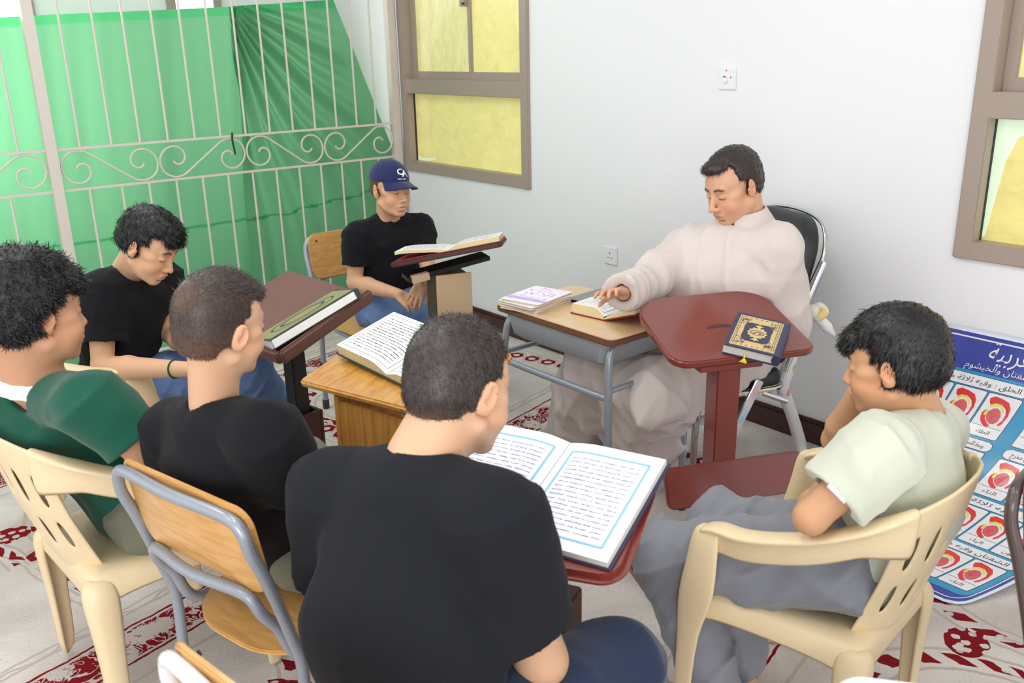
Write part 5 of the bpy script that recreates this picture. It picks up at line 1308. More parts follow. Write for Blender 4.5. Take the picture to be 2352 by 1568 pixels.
M['eyeball'] = vmat('eyeball', rough=0.15, sss=0, bump=0)
def cloth(name, col, var=0.05, rough=.9, bump=.25, sheen=.2): return mat(name, col, rough, bump=bump, bscale=900, var=var, vscale=6, sheen=sheen, spec=.2, bdist=.0008)
M['blacktee'] = cloth('black_jersey', srgb(22, 23, 27), sheen=.04); M['greentee'] = cloth('dark_green_jersey', srgb(24, 84, 66)); M['paletee'] = cloth('pale_green_jersey', srgb(204, 208, 190)); M['charcoal'] = cloth('charcoal_jersey', srgb(27, 29, 34), sheen=.03)
M['robe'] = cloth('ivory_robe', srgb(214, 203, 198), var=.03, rough=.75); M['denim'] = mat('blue_denim', srgb(106, 134, 182), .85, bump=.35, bscale=500, var=.3, vscale=7, spec=.2); M['greycord'] = cloth('grey_cotton', srgb(134, 137, 146), var=.12); M['navypants'] = cloth('navy_cotton', srgb(34, 46, 70)); M['olivepants'] = cloth('olive_cotton', srgb(112, 114, 96))
M['cap'] = cloth('navy_cap', srgb(34, 42, 84), rough=.8)
def limb(S, pts, rads, k=.014):
    for i in range(len(pts) - 1): S.cone(pts[i], pts[i + 1], rads[i], rads[i + 1], k=k)
def arm_skin(S, sh, el, wr, r, k=.014):
    sh, el, wr = [np.array(q, float) for q in (sh, el, wr)]
    m = sh * .5 + el * .5; S.cone(sh, m, r * 1.18, r * 1.12, k=k); S.cone(m, el, r * 1.12, r * .92, k=k)
    f = el * .7 + wr * .3; S.cone(el, f, r * .93, r * 1.0, k=k); S.cone(f, wr, r * 1.0, r * .62, k=k)
def finish(root, name, S, h, m, colf=None, cull=None, lo=None, hi=None, extra=None, sm=0):
    P, F = S.mesh(h, lo, hi)
    if extra:
        for S2, h2 in extra:
            hf = len(S2.p) // 2
            for q in (S2.p[:hf], S2.p[hf:]):
                if q: S3 = SDF(); S3.p = q; finish(root, 'foot', S3, h2, m, colf)
    for _ in range(sm):
        acc = np.zeros_like(P); ct = np.zeros(len(P))
        for a, b in ((0, 1), (1, 2), (2, 3), (3, 0)):
            np.add.at(acc, F[:, a], P[F[:, b]]); np.add.at(ct, F[:, a], 1); np.add.at(acc, F[:, b], P[F[:, a]]); np.add.at(ct, F[:, b], 1)
        P = P * .5 + .5 * acc / np.maximum(ct, 1)[:, None]
    col = colf(P) if colf else None
    o3 = np.array(root.location)
    me = npmesh(name, P - o3, F4=F, col=col)
    return link(name, me, m, root)
def tee(torso, sleeves, neckp, ext, seed, amp=.006, nk=.058, hem=None, freq=20):
    """torso: list of (a,b,ra,rb,lat,e); sleeves: (sh,el,frac,r0,r1)"""
    S = SDF()
    for t in torso: S.cone(*t[:4], k=.05, lat=t[4], e=t[5])
    if len(sleeves) > 1:
        a, b = [np.array(q[0], float) for q in sleeves]; S.cone(a * .88 + b * .12, b * .88 + a * .12, sleeves[0][3] * .86, sleeves[0][3] * .86, k=.03)
        for q, w_ in ((a, sleeves[0]), (b, sleeves[1])): S.cone(q, q + (np.array(w_[1]) - q) * .2, w_[3] * 1.0, w_[3] * 1.02, k=.025); S.cone(q, np.array(neckp[0]) * .8 + q * .2 - A3_(0, 0, .01), w_[3] * .8, w_[3] * .7, k=.03)
    for sh, el, fr, r0, r1 in sleeves:
        sh, el = np.array(sh, float), np.array(el, float); S.cut(sh - (el - sh) * .05, sh + (el - sh) * fr, r0, r1, k=.03)
    for sh, el, fr, r0, r1 in sleeves:
        sh, el = np.array(sh, float), np.array(el, float); a = sh + (el - sh) * (fr - .10); S.cone(a, sh + (el - sh) * (fr + .1), r1 - .012, r1 - .010, k=.004, op=-1)
    n0, n1, nr = neckp; S.cone(n0, n1, nr, nr * 1.12, k=.006, op=-1)
    if hem is not None: S._add('f', hem[0], 9, (np.array(hem[0], float), np.array(hem[1], float), 5, 5, None, 1.0), .004, 2)
    fo = folds(seed, amp, freq); S.disp = fo
    return S
def strands(P, N, l, col, n, length, flow, jit, width, seed, curl=0.0, segs=2):
    """thin tapered blades of hair growing from the hair surface"""
    g = np.random.default_rng(seed); i = g.choice(len(P), n, replace=len(P) < n); p = P[i] + g.normal(size=(n, 3)) * .0015; nn = N[i]; fl = flow(l[i]) ; d = fl + nn * g.uniform(-.05, .12, n)[:, None] + g.normal(size=(n, 3)) * jit; d /= np.linalg.norm(d, axis=1)[:, None]
    s = np.cross(d, nn + g.normal(size=(n, 3)) * .3); s /= np.linalg.norm(s, axis=1)[:, None] + 1e-9; L = (length(l[i]) if callable(length) else length) * g.uniform(.6, 1.3, n)
    V = []; q = p - nn * .001; w = width
    rows = [q - s * w, q + s * w]; cd = d.copy()
    for k in range(segs):
        cd = cd - nn * (.5 / segs) + g.normal(size=(n, 3)) * curl; cd /= np.linalg.norm(cd, axis=1)[:, None]; q = q + cd * (L / segs)[:, None]
        if k < segs - 1: rows += [q - s * w * .7, q + s * w * .7]
        else: rows += [q]
    m = len(rows); V = np.stack(rows, 1).reshape(-1, 3); b = np.arange(n) * m
    F4 = np.concatenate([np.stack([b + 2 * k, b + 2 * k + 1, b + 2 * k + 3, b + 2 * k + 2], 1) for k in range(segs - 1)]) if segs > 1 else np.zeros((0, 4), int)
    F3 = np.stack([b + m - 3, b + m - 2, b + m - 1], 1); C = np.repeat(col[i] * g.uniform(.6, 1.9, n)[:, None], m, 0)
    return V, F4, F3, C
def make_hair(root, H, S, h, colf, n, length, flow, jit=.25, width=.0006, seed=1, curl=0.0, segs=2, disp=None, keepf=None, sfilter=None):
    S.disp = disp; P, F = S.mesh(h)
    if keepf is not None: P, F, _ = keep(P, F, keepf(P))
    a, b, c = P[F[:, 0]], P[F[:, 1]], P[F[:, 2]]; fn = np.cross(b - a, c - a); N = np.zeros_like(P)
    for k in range(4): np.add.at(N, F[:, k], fn)
    N /= np.linalg.norm(N, axis=1)[:, None] + 1e-12
    out = (P - H.w(0, -.01, .02)); N *= np.sign((N * out).sum(1).mean() if len(P) else 1)
    l = H.loc(P); col = colf(l, P); Mw = H.M
    def fl(lx): v = flow(lx) @ Mw.T; return v
    sel = np.ones(len(P), bool) if sfilter is None else sfilter(l)
    V2, G4, G3, C2 = strands(P[sel], N[sel], l[sel], col[sel], n, length, fl, jit, width, seed, curl, segs)
    k = len(P); o3 = np.array(root.location)
    me = npmesh('hair', np.concatenate([P, V2]) - o3, F4=np.concatenate([F, G4 + k]), F3=G3 + k, col=np.concatenate([col, C2]))
    return link('hair', me, M['hairm'], root)
def scalp(H, S, grow=.006, front=.060, side=-.01, nape=-.045, ftop=(0, -.016, .040), vol=(0, 0, 0), sideburn=True, fz=.05, hair_k=.02):
    """hair volume around the skull minus the face, the ears and the neck"""
    e = H.e
    e(S, ftop, (.073 + grow + vol[0], .096 + grow + vol[1], .083 + grow + vol[2]), k=.01)
    e(S, (0, -.030, -.005), (.066 + grow, .080 + grow, .062 + grow), k=.02)
    S.box(H.w(0, .135, front - .20), np.array([.2, .10, .20]) * H.s, H.M, r=.012, k=.010 * H.s, op=-1)           # forehead
    for x in (-1, 1):
        S.box(H.w(x * .12, .10, -.105), np.array([.10, .078, .100]) * H.s, H.M, r=.010, k=.006 * H.s, op=-1)     # temple to cheek
        H.e(S, (x * .085, -.010, -.010), (.020, .021, .036), k=.006, op=-1)                                            # ear
        S.box(H.w(x * .09, .02, -.11), np.array([.06, .06, .075]) * H.s, H.M, r=.008, k=.006 * H.s, op=-1)
    S.box(H.w(0, 0, nape - .10), np.array([.2, .2, .10]) * H.s, H.M, r=.004, k=.008 * H.s, op=-1)
    S.box(H.w(0, .09, -.10), np.array([.2, .085, .13]) * H.s, H.M, r=.004, k=.006 * H.s, op=-1)
def eyes_open(root, H, gaze=(0, 0)):
    for x in (-1, 1):
        n, m = 20, 14; V = []; Cc = []
        for j in range(m + 1):
            for i in range(n):
                a, b = 2 * PI * i / n, PI * j / m; d = A3_(math.sin(b) * math.cos(a), math.cos(b), math.sin(b) * math.sin(a))
                V.append(H.w(x * .031 + .0118 * d[0], .0745 + .0118 * d[1], .0025 + .0118 * d[2])); g = nrm(A3_(gaze[0], 1, gaze[1])); t = math.acos(np.clip(d @ g, -1, 1)); Cc.append(srgb(14, 10, 10) if t < .3 else (srgb(52, 34, 24) if t < .66 else srgb(206, 196, 190)))
        F = [(j * n + i, j * n + (i + 1) % n, (j + 1) * n + (i + 1) % n, (j + 1) * n + i) for j in range(m) for i in range(n)]
        link('eye', npmesh('eye', np.array(V) - np.array(root.location), F4=F, col=np.array(Cc)), M['eyeball'], root)
def inside_cull(Ss, d=.012, lo=None):
    def f(P):
        m = np.ones(len(P), bool)
        for S in Ss: m &= S.ev(P) > -d
        return m
    return f

def person(loc, label, cat='boy'): return empty('person', loc, 0, label, cat)
Z = A3_(0, 0, 1)
# ================================================================ A: boy in the navy cap
def boyA():
    root = person((2.06, 3.42, 0), 'person in a navy cap and black tee reading aloud behind the dark lectern')
    H = Head(pD(897, 436, 3.86), -84, 3, 5, .95, jaw=.95); S = SDF(); H.build(S, mouth=.0035, eyes='down')
    nb = A3_(2.045, 3.40, .905); H.neck(S, nb, .043, .047)
    sR, sL = A3_(1.895, 3.41, .845), A3_(2.20, 3.37, .845); lat = nrm(sL - sR)
    eR, wR = pD(815, 648, 3.93), pD(918, 676, 3.74); eL, wL = pD(985, 628, 3.92), pD(968, 652, 3.72)
    S.cone(sR + (.03, 0, .01), sL - A3_(.03, 0, -.01), .045, .045, k=.03); arm_skin(S, sR, eR, wR, .036); arm_skin(S, sL, eL, wL, .034)
    hL = pD(948, 690, 3.66) - wL; hand(S, wL, hL + A3_(0, 0, -.01), A3_(-.4, -.7, .6), .155, -1, curl=(.25, .3, .32, .35), spread=.10, thumb=(.75, .1))
    hand(S, wR, pD(962, 712, 3.70) - wR, A3_(-.3, -.5, .85), .15, -1, curl=(.5, .55, .6, .6), thumb=(.4, .4))
    tor = [((2.05, 3.42, .50), (2.05, 3.41, .66), .088, .082, lat, 1.42), ((2.05, 3.41, .66), (2.05, 3.40, .80), .082, .088, lat, 1.5), ((2.05, 3.40, .80), (2.045, 3.40, .86), .085, .060, lat, 1.9)]
    T = tee(tor, [(sR, eR, .62, .053, .056), (sL, eL, .60, .053, .055)], (nb + A3_(0, -.01, -.01), H.w(0, 0, -.02), .051), 0, 3, .005); T.disp = folds(3, .004, 26)
    G = SDF(); hp = [A3_(1.965, 3.42, .50), A3_(2.10, 3.42, .50)]; kn = [pz(925, 735, .47), A3_(2.12, 3.06, .49)]
    for h_, k_ in zip(hp, kn): limb(G, [h_, (h_ + k_) / 2, k_, k_ + A3_(.01, -.02, -.12), k_ + A3_(.02, .03, -.40)], [.095, .090, .072, .064, .055], k=.03)
    G.disp = folds(5, .007, 30)
    ft = SDF()
    for k_ in kn: ft.cone(k_ + A3_(.02, .03, -.41), k_ + A3_(.02, -.10, -.44), .034, .028)
    col = lambda P: skincol(H, P, srgb(216, 168, 132))
    finish(root, 'body', S, .0029, M['skin'], col, cull=inside_cull([T]), extra=[(ft, .006)])
    finish(root, 't_shirt', T, .0053, M['blacktee']); finish(root, 'jeans', G, .0065, M['denim'])
    # cropped hair under the cap and the cap itself
    hs = SDF(); scalp(H, hs, .002, front=.045, nape=-.035)
    make_hair(root, H, hs, .004, lambda l, P: np.tile(np.array(srgb(84, 62, 50)), (len(P), 1)), 3000, .004, lambda l: np.stack([l[:, 0] * 0, l[:, 0] * 0 + .2, l[:, 0] * 0 - 1], 1), keepf=lambda P: H.loc(P)[:, 2] < .05)
    C = SDF(); H.e(C, (0, -.016, .046), (.083, .105, .092)); C.box(H.w(0, 0, -.068), np.array([.2, .2, .108]) * H.s, H.M, r=.001, k=.002, op=-1)
    cap = finish(root, 'cap', C, .0035, M['cap'])
    mb = MB(); V = []; nu, nv = 24, 8; cc = H.c
    for j in range(nv + 1):
        for i in range(nu + 1):
            a = (i / nu - .5) * 2 * 1.12; r = j / nv; x = math.sin(a) * (.078 + r * .006); y = -.016 + math.cos(a) * .096 + r * (.086 * max(.0, math.cos(a * 1.2)) ** .7); z = .051 - r * .018 - .024 * (x / .08) ** 2 * (.3 + r)
            V.append(tuple(H.w(x, y, z) - np.array(root.location)))
    F = [(j * (nu + 1) + i, j * (nu + 1) + i + 1, (j + 1) * (nu + 1) + i + 1, (j + 1) * (nu + 1) + i) for j in range(nv) for i in range(nu)]
    mb.add(V, F); mb.build('visor', M['cap'], cap, solid=.003)
    # monogram: C and A overlapping, small line below, follows the crown
    def crown(u, v):
        d = nrm(A3_(u / .083, 1, v / .09)); p = A3_(d[0] * .0845, -.016 + d[1] * .1065, .046 + d[2] * .0935); return H.w(*p) - np.array(root.location)
    mb = MB()
    for s, cx, cz, sz in (('C', .013, .046, .052), ('A', -.012, .037, .050)):
        vs, fs = textmesh(s, sz, bold=.0010); off = .0 if s == 'C' else .0007
        base = [Vector(crown(cx - v[0], cz + v[1] - .012)) for v in vs]; c0 = Vector(H.c - np.array(root.location)); mb.add([b + (b - c0).normalized() * off for b in base], fs)
    for q in range(9):
        if q != 4: mb.add([crown(-.014 + q * .005 + a, .012 + b) for a, b in ((0, 0), (.0032, 0), (.0032, .005), (0, .005))], [(0, 1, 2, 3)])
    mb.build('monogram', M['white'], cap, smooth=False)['kind'] = 'stuff'
boyA()

# ================================================================ B: boy looking down by the grille
def boyB():
    root = person((.84, 3.12, 0), 'person with thick black hair and black tee looking down beside the grille')
    H = Head(pD(340, 566, 2.93), -50, 32, 6, .95, jaw=.95); S = SDF(); H.build(S, eyes='down')
    nb = pD(288, 622, 3.02); H.neck(S, nb, .044, .048)
    sR, sL = pD(232, 668, 2.93), pD(372, 640, 3.16); lat = nrm(sL - sR)
    eR, wR = pD(236, 842, 2.93), pD(440, 848, 2.78); eL, wL = pD(392, 765, 3.16), pD(455, 812, 2.98)
    S.cone(sR + lat * .03, sL - lat * .03, .045, .045, k=.03); arm_skin(S, sR, eR, wR, .037); arm_skin(S, sL, eL, wL, .036)
    hand(S, wR, pD(500, 840, 2.76) - wR, Z, .16, 1); hand(S, wL, pD(500, 830, 2.9) - wL, Z, .16, -1)
    mid = (sR + sL) / 2; hip = A3_(.755, 3.17, .50)
    tor = [(hip, hip * .5 + mid * .5 + A3_(0, 0, -.01), .100, .092, lat, 1.35), (hip * .5 + mid * .5, mid + A3_(0, 0, -.06), .092, .088, lat, 1.5), (mid + A3_(0, 0, -.05), mid + A3_(-.01, .01, .01), .085, .056, lat, 1.95)]
    T = tee(tor, [(sR, eR, .66, .066, .068), (sL, eL, .60, .062, .060)], (nb + A3_(0, 0, -.01), H.w(0, 0, -.03), .0505), 0, 7, .006); T.disp = folds(7, .004, 22)
    G = SDF()
    kR = pz(470, 905, .46); kL = pz(575, 860, .52)
    limb(G, [hip + A3_(.02, -.08, -.01), (hip + kR) / 2 + A3_(0, -.03, .01), kR, kR + A3_(.0, 0, -.3)], [.098, .095, .072, .055], k=.03)
    limb(G, [hip + A3_(.02, .08, -.01), (hip + kL) / 2 + A3_(0, .03, 0), kL, pz(612, 905, .34), pz(648, 1010, .10)], [.098, .092, .074, .068, .060], k=.03)
    G.disp = folds(8, .008, 28)
    ft = SDF(); f0 = pz(650, 1015, .07); ft.cone(f0, f0 + A3_(.12, -.08, -.03), .034, .028)
    finish(root, 'body', S, .0029, M['skin'], lambda P: skincol(H, P, srgb(222, 176, 140), browth=1.15), cull=inside_cull([T]), extra=[(ft, .006)])
    finish(root, 't_shirt', T, .0053, M['blacktee']); finish(root, 'jeans', G, .0065, M['denim'])
    hs = SDF(); scalp(H, hs, .006, front=.062, nape=-.030, vol=(.002, .004, .012)); H.e(hs, (0, .030, .095), (.058, .058, .034), k=.02); H.e(hs, (0, .072, .070), (.050, .022, .022), k=.014)
    make_hair(root, H, hs, .0045, lambda l, P: np.tile(np.array(srgb(13, 12, 14)), (len(P), 1)), 16000, .017, lambda l: np.stack([l[:, 0] * 2 + .1, l[:, 1] * 0 + .5, -(np.abs(l[:, 0]) * 8) - .1], 1), jit=.30, width=.0009, curl=.18, segs=3, disp=folds(11, .003, 80))
    bt = SDF(); c = wR * .82 + eR * .18; d = nrm(wR - eR)
    mb = MB(); o3 = np.array(root.location); u = nrm(np.cross(d, Z)); v = np.cross(d, u)
    mb.tube([Vector(c + (u * math.cos(a) + v * math.sin(a)) * .0285 - o3) for a in [2 * PI * k / 24 for k in range(25)]], .0028, 6, cap=False); mb.build('wristband', M['greentee'], root)
boyB()

# ================================================================ C: boy in dark green
def boyC():
    root = person((.40, 2.12, 0), 'person with curly black hair and dark green tee at the left edge')
    H = Head(pD(78, 722, 1.99), 14, 6, 2, 1.02, jaw=1.08); S = SDF(); H.build(S, eyes='open', fat=.006)
    nb = pD(72, 864, 2.05); H.neck(S, nb, .056, .064)
    sR = pD(208, 925, 1.96); sL = pD(-40, 885, 2.36); lat = nrm(sL - sR); eR = pD(345, 1010, 1.98); wR = pD(440, 1000, 2.2)
    eR = pD(335, 1030, 2.02)
    S.cone(sR + lat * .04, sL - lat * .04, .055, .055, k=.03); arm_skin(S, sR, eR, wR, .046); eL = pD(110, 1100, 2.3); arm_skin(S, sL, eL, pD(300, 1020, 2.45), .044)
    # the left forearm comes forward past the shirt
    arm_skin(S, pD(240, 905, 2.15), pD(300, 935, 2.18), pD(335, 975, 2.1), .040)
    hand(S, wR, A3_(.8, .1, -.3), Z, .155, 1)
    hip = A3_(.55, 2.27, .52); mid = (sR + sL) / 2
    tor = [(hip, hip * .5 + mid * .5 + A3_(.02, 0, 0), .112, .106, lat, 1.25), (hip * .5 + mid * .5 + A3_(.02, 0, 0), mid + A3_(0.01, 0, -.07), .106, .098, lat, 1.3), (mid + A3_(0, 0, -.06), mid + A3_(-.01, 0, .0), .100, .070, lat, 1.8)]
    T = tee(tor, [(sR, eR, .74, .068, .070), (sL, eL, .6, .070, .070)], (nb + A3_(0, 0, -.015), H.w(0, 0, -.04), .070), 0, 13, .006); T.disp = folds(13, .0065, 16)
    G = SDF()
    for dy in (-.09, .09): limb(G, [hip + A3_(.02, dy, -.03), hip + A3_(.42, dy * 1.2, -.03), hip + A3_(.46, dy * 1.2, -.42)], [.11, .082, .06], k=.03)
    G.disp = folds(14, .007, 24)
    finish(root, 'body', S, .003, M['skin'], lambda P: skincol(H, P, srgb(204, 154, 120), flush=.7), cull=inside_cull([T]))
    finish(root, 't_shirt', T, .005, M['greentee']); finish(root, 'trousers', G, .0075, M['olivepants']); eyes_open(root, H, (0, -.2))
    mb = MB(); o3 = np.array(root.location); u = H.M[:, 0]; v = nrm(np.cross(nb - H.c, u))
    U = SDF(); U.cut(nb + A3_(-.005, .0, -.03), nb * .93 + H.w(0, -.03, -.08) * .07, .073, .067, k=.004); U.cone(nb, H.c, .060, .060, k=.003, op=-1); finish(root, 'undershirt', U, .005, M['paper'])
    hs = SDF(); scalp(H, hs, .010, front=.050, nape=-.050, vol=(.004, .006, .012)); H.e(hs, (0, .062, .072), (.060, .036, .030), k=.02); H.e(hs, (0, -.02, .11), (.062, .08, .03), k=.02)
    make_hair(root, H, hs, .0045, lambda l, P: np.tile(np.array(srgb(13, 12, 14)), (len(P), 1)), 24000, .020, lambda l: np.stack([l[:, 0] * 3, l[:, 1] * 0 + .35, -(np.abs(l[:, 0]) * 7) - .2], 1), jit=.38, width=.0010, curl=.32, segs=4, disp=folds(17, .004, 60), seed=4)
boyC()

# ================================================================ D: boy with the fade
def boyD():
    root = person((.66, 1.76, 0), 'person with faded brown haircut and black tee seen from behind')
    H = Head(pD(508, 752, 1.79), 18, 8, -4, .91, jaw=.92); S = SDF(); H.build(S, eyes='down')
    nb = pD(487, 935, 1.86); H.neck(S, nb, .046, .050)
    sL, sR = pD(405, 985, 1.98), pD(612, 1000, 1.76); lat = nrm(sL - sR)
    eR, wR = pD(690, 1130, 1.86), pD(722, 1070, 2.05)
    S.cone(sR + lat * .03, sL - lat * .03, .045, .045, k=.03); arm_skin(S, sR, eR, wR, .038); hand(S, wR, pD(760, 1050, 2.15) - wR, Z, .15, 1)
    eL, wL = pD(420, 1130, 2.1), pD(560, 1080, 2.3); arm_skin(S, sL, eL, wL, .037)
    hip = A3_(.72, 1.79, .54); mid = (sR + sL) / 2
    lower = hip * .5 + mid * .5 + A3_(-.01, 0, 0)
    tor = [(hip, lower, .105, .095, lat, 1.4), (lower, mid + A3_(0, 0, -.06), .095, .095, lat, 1.45), (mid + A3_(0, 0, -.05), mid + A3_(-.01, 0, .012), .088, .058, lat, 1.95)]
    T = tee(tor, [(sR, eR, .86, .068, .066), (sL, eL, .7, .066, .066)], (nb + A3_(0, 0, -.008), H.w(0, 0, -.03), .0505), 0, 21, .005); T.disp = folds(21, .0032, 17)
    G = SDF()
    for q in (-.09, .09): k_ = hip + A3_(.40, .09, -.03) + lat * q; limb(G, [hip + lat * q + A3_(.02, 0, -.03), k_, k_ + A3_(.03, 0, -.4)], [.095, .07, .055], k=.03)
    G.disp = folds(22, .006, 24)
    finish(root, 'body', S, .0029, M['skin'], lambda P: skincol(H, P, srgb(222, 176, 142)), cull=inside_cull([T]))
    finish(root, 't_shirt', T, .0053, M['blacktee']); finish(root, 'trousers', G, .0075, M['olivepants'])
    hs = SDF(); scalp(H, hs, .0035, front=.058, nape=-.062, vol=(.001, .002, .006)); H.e(hs, (0, .060, .078), (.050, .032, .020), k=.018)
    def hc(l, P):
        t = sstep(-l[:, 2], -.035, .070) * sstep(-l[:, 1], -.09, .0); n = np.sin(P @ A3_(90, 40, 20)) * .5 + .5
        base = mixc(np.tile(np.array(srgb(58, 46, 42)), (len(P), 1)), np.array(srgb(112, 84, 68)), t * .8)
        cr = np.exp(-(((l[:, 0]) / .03) ** 2 + ((l[:, 1] + .085) / .035) ** 2 + ((l[:, 2] - .07) / .03) ** 2)); return mixc(base, np.array(srgb(130, 98, 76)), cr * .6)
    make_hair(root, H, hs, .0036, hc, 26000, lambda l: .005 + .010 * sstep(l[:, 2], .04, .11), lambda l: np.stack([l[:, 0] * 3, .5 * sstep(l[:, 2], .05, .1), -1 + 1.2 * sstep(l[:, 2], .04, .1)], 1), jit=.22, width=.0005, seed=8)
boyD()

# ================================================================ E: big boy in the foreground, from behind
def boyE():
    root = person((.74, 1.12, 0), 'person with short dark hair and charcoal tee, back to the viewer, in the centre foreground', 'person')
    H = Head(pD(1056, 896, 1.60), 10, 20, 5, 1.02, jaw=1.05, child=False); S = SDF(); H.build(S, eyes='down')
    nb = pD(975, 1052, 1.58); H.neck(S, nb, .058, .066)
    sL, sR = pD(768, 1125, 1.66), pD(1138, 1190, 1.46); lat = nrm(sL - sR)
    eR, wR = pD(1243, 1515, 1.52), pD(1130, 1480, 1.74)
    S.cone(sR + lat * .05, sL - lat * .05, .06, .06, k=.04); arm_skin(S, sR, eR, wR, .047); hand(S, wR, A3_(.25, .5, -.25), Z, .18, 1)
    eL, wL = pD(760, 1400, 1.85), pD(900, 1420, 2.0); arm_skin(S, sL, eL, wL, .045)
    hip = A3_(.665, 1.085, .52); mid = (sR + sL) / 2; lo = hip * .55 + mid * .45 + A3_(-.035, -.02, 0)
    tor = [(hip - lat * -.02, lo - lat * -.02, .120, .118, lat, 1.5), (lo - lat * -.02, mid + A3_(-.01, -.01, -.07), .118, .110, lat, 1.5), (mid + A3_(0, 0, -.06), mid + A3_(0, 0, .03), .098, .066, lat, 1.75)]
    T = tee(tor, [(sR, eR, .74, .080, .078), (sL, eL, .65, .078, .078)], (nb + A3_(0, 0, -.012), H.w(0, 0, -.03), .071), 0, 31, .006); T.disp = folds(31, .003, 15)
    G = SDF(); kR = pz(1420, 1535, .50); kL = kR + A3_(-.08, .33, 0)
    for k_, q in ((kR, -.10), (kL, .10)): limb(G, [hip + lat * q + A3_(.02, 0, -.03), k_, k_ + A3_(.0, 0, -.42)], [.12, .084, .065], k=.03)
    G.disp = folds(32, .006, 20)
    finish(root, 'body', S, .003, M['skin'], lambda P: skincol(H, P, srgb(220, 174, 140), beard=.35), cull=inside_cull([T]))
    finish(root, 't_shirt', T, .0053, M['charcoal']); finish(root, 'trousers', G, .007, M['navypants'])
    hs = SDF(); scalp(H, hs, .004, front=.058, nape=-.075, vol=(.002, .002, .004))
    def hc(l, P):
        t = sstep(-l[:, 2], .02, .085) * sstep(-l[:, 1], -.03, .03); base = mixc(np.tile(np.array(srgb(54, 46, 43)), (len(P), 1)), np.array(srgb(128, 102, 86)), t * .85)
        g = (np.sin(P @ A3_(210, 60, 130)) * np.sin(P @ A3_(-70, 190, 90))); return base * (1 + .25 * g[:, None])
    make_hair(root, H, hs, .0038, hc, 34000, lambda l: .006 + .006 * sstep(l[:, 2], .0, .09), lambda l: np.stack([l[:, 0] * 5 + .3 * np.sin(l[:, 2] * 40), .25 + 0 * l[:, 1], -.9 + .9 * sstep(l[:, 2], .06, .11)], 1), jit=.28, width=.0006, seed=12)
boyE()

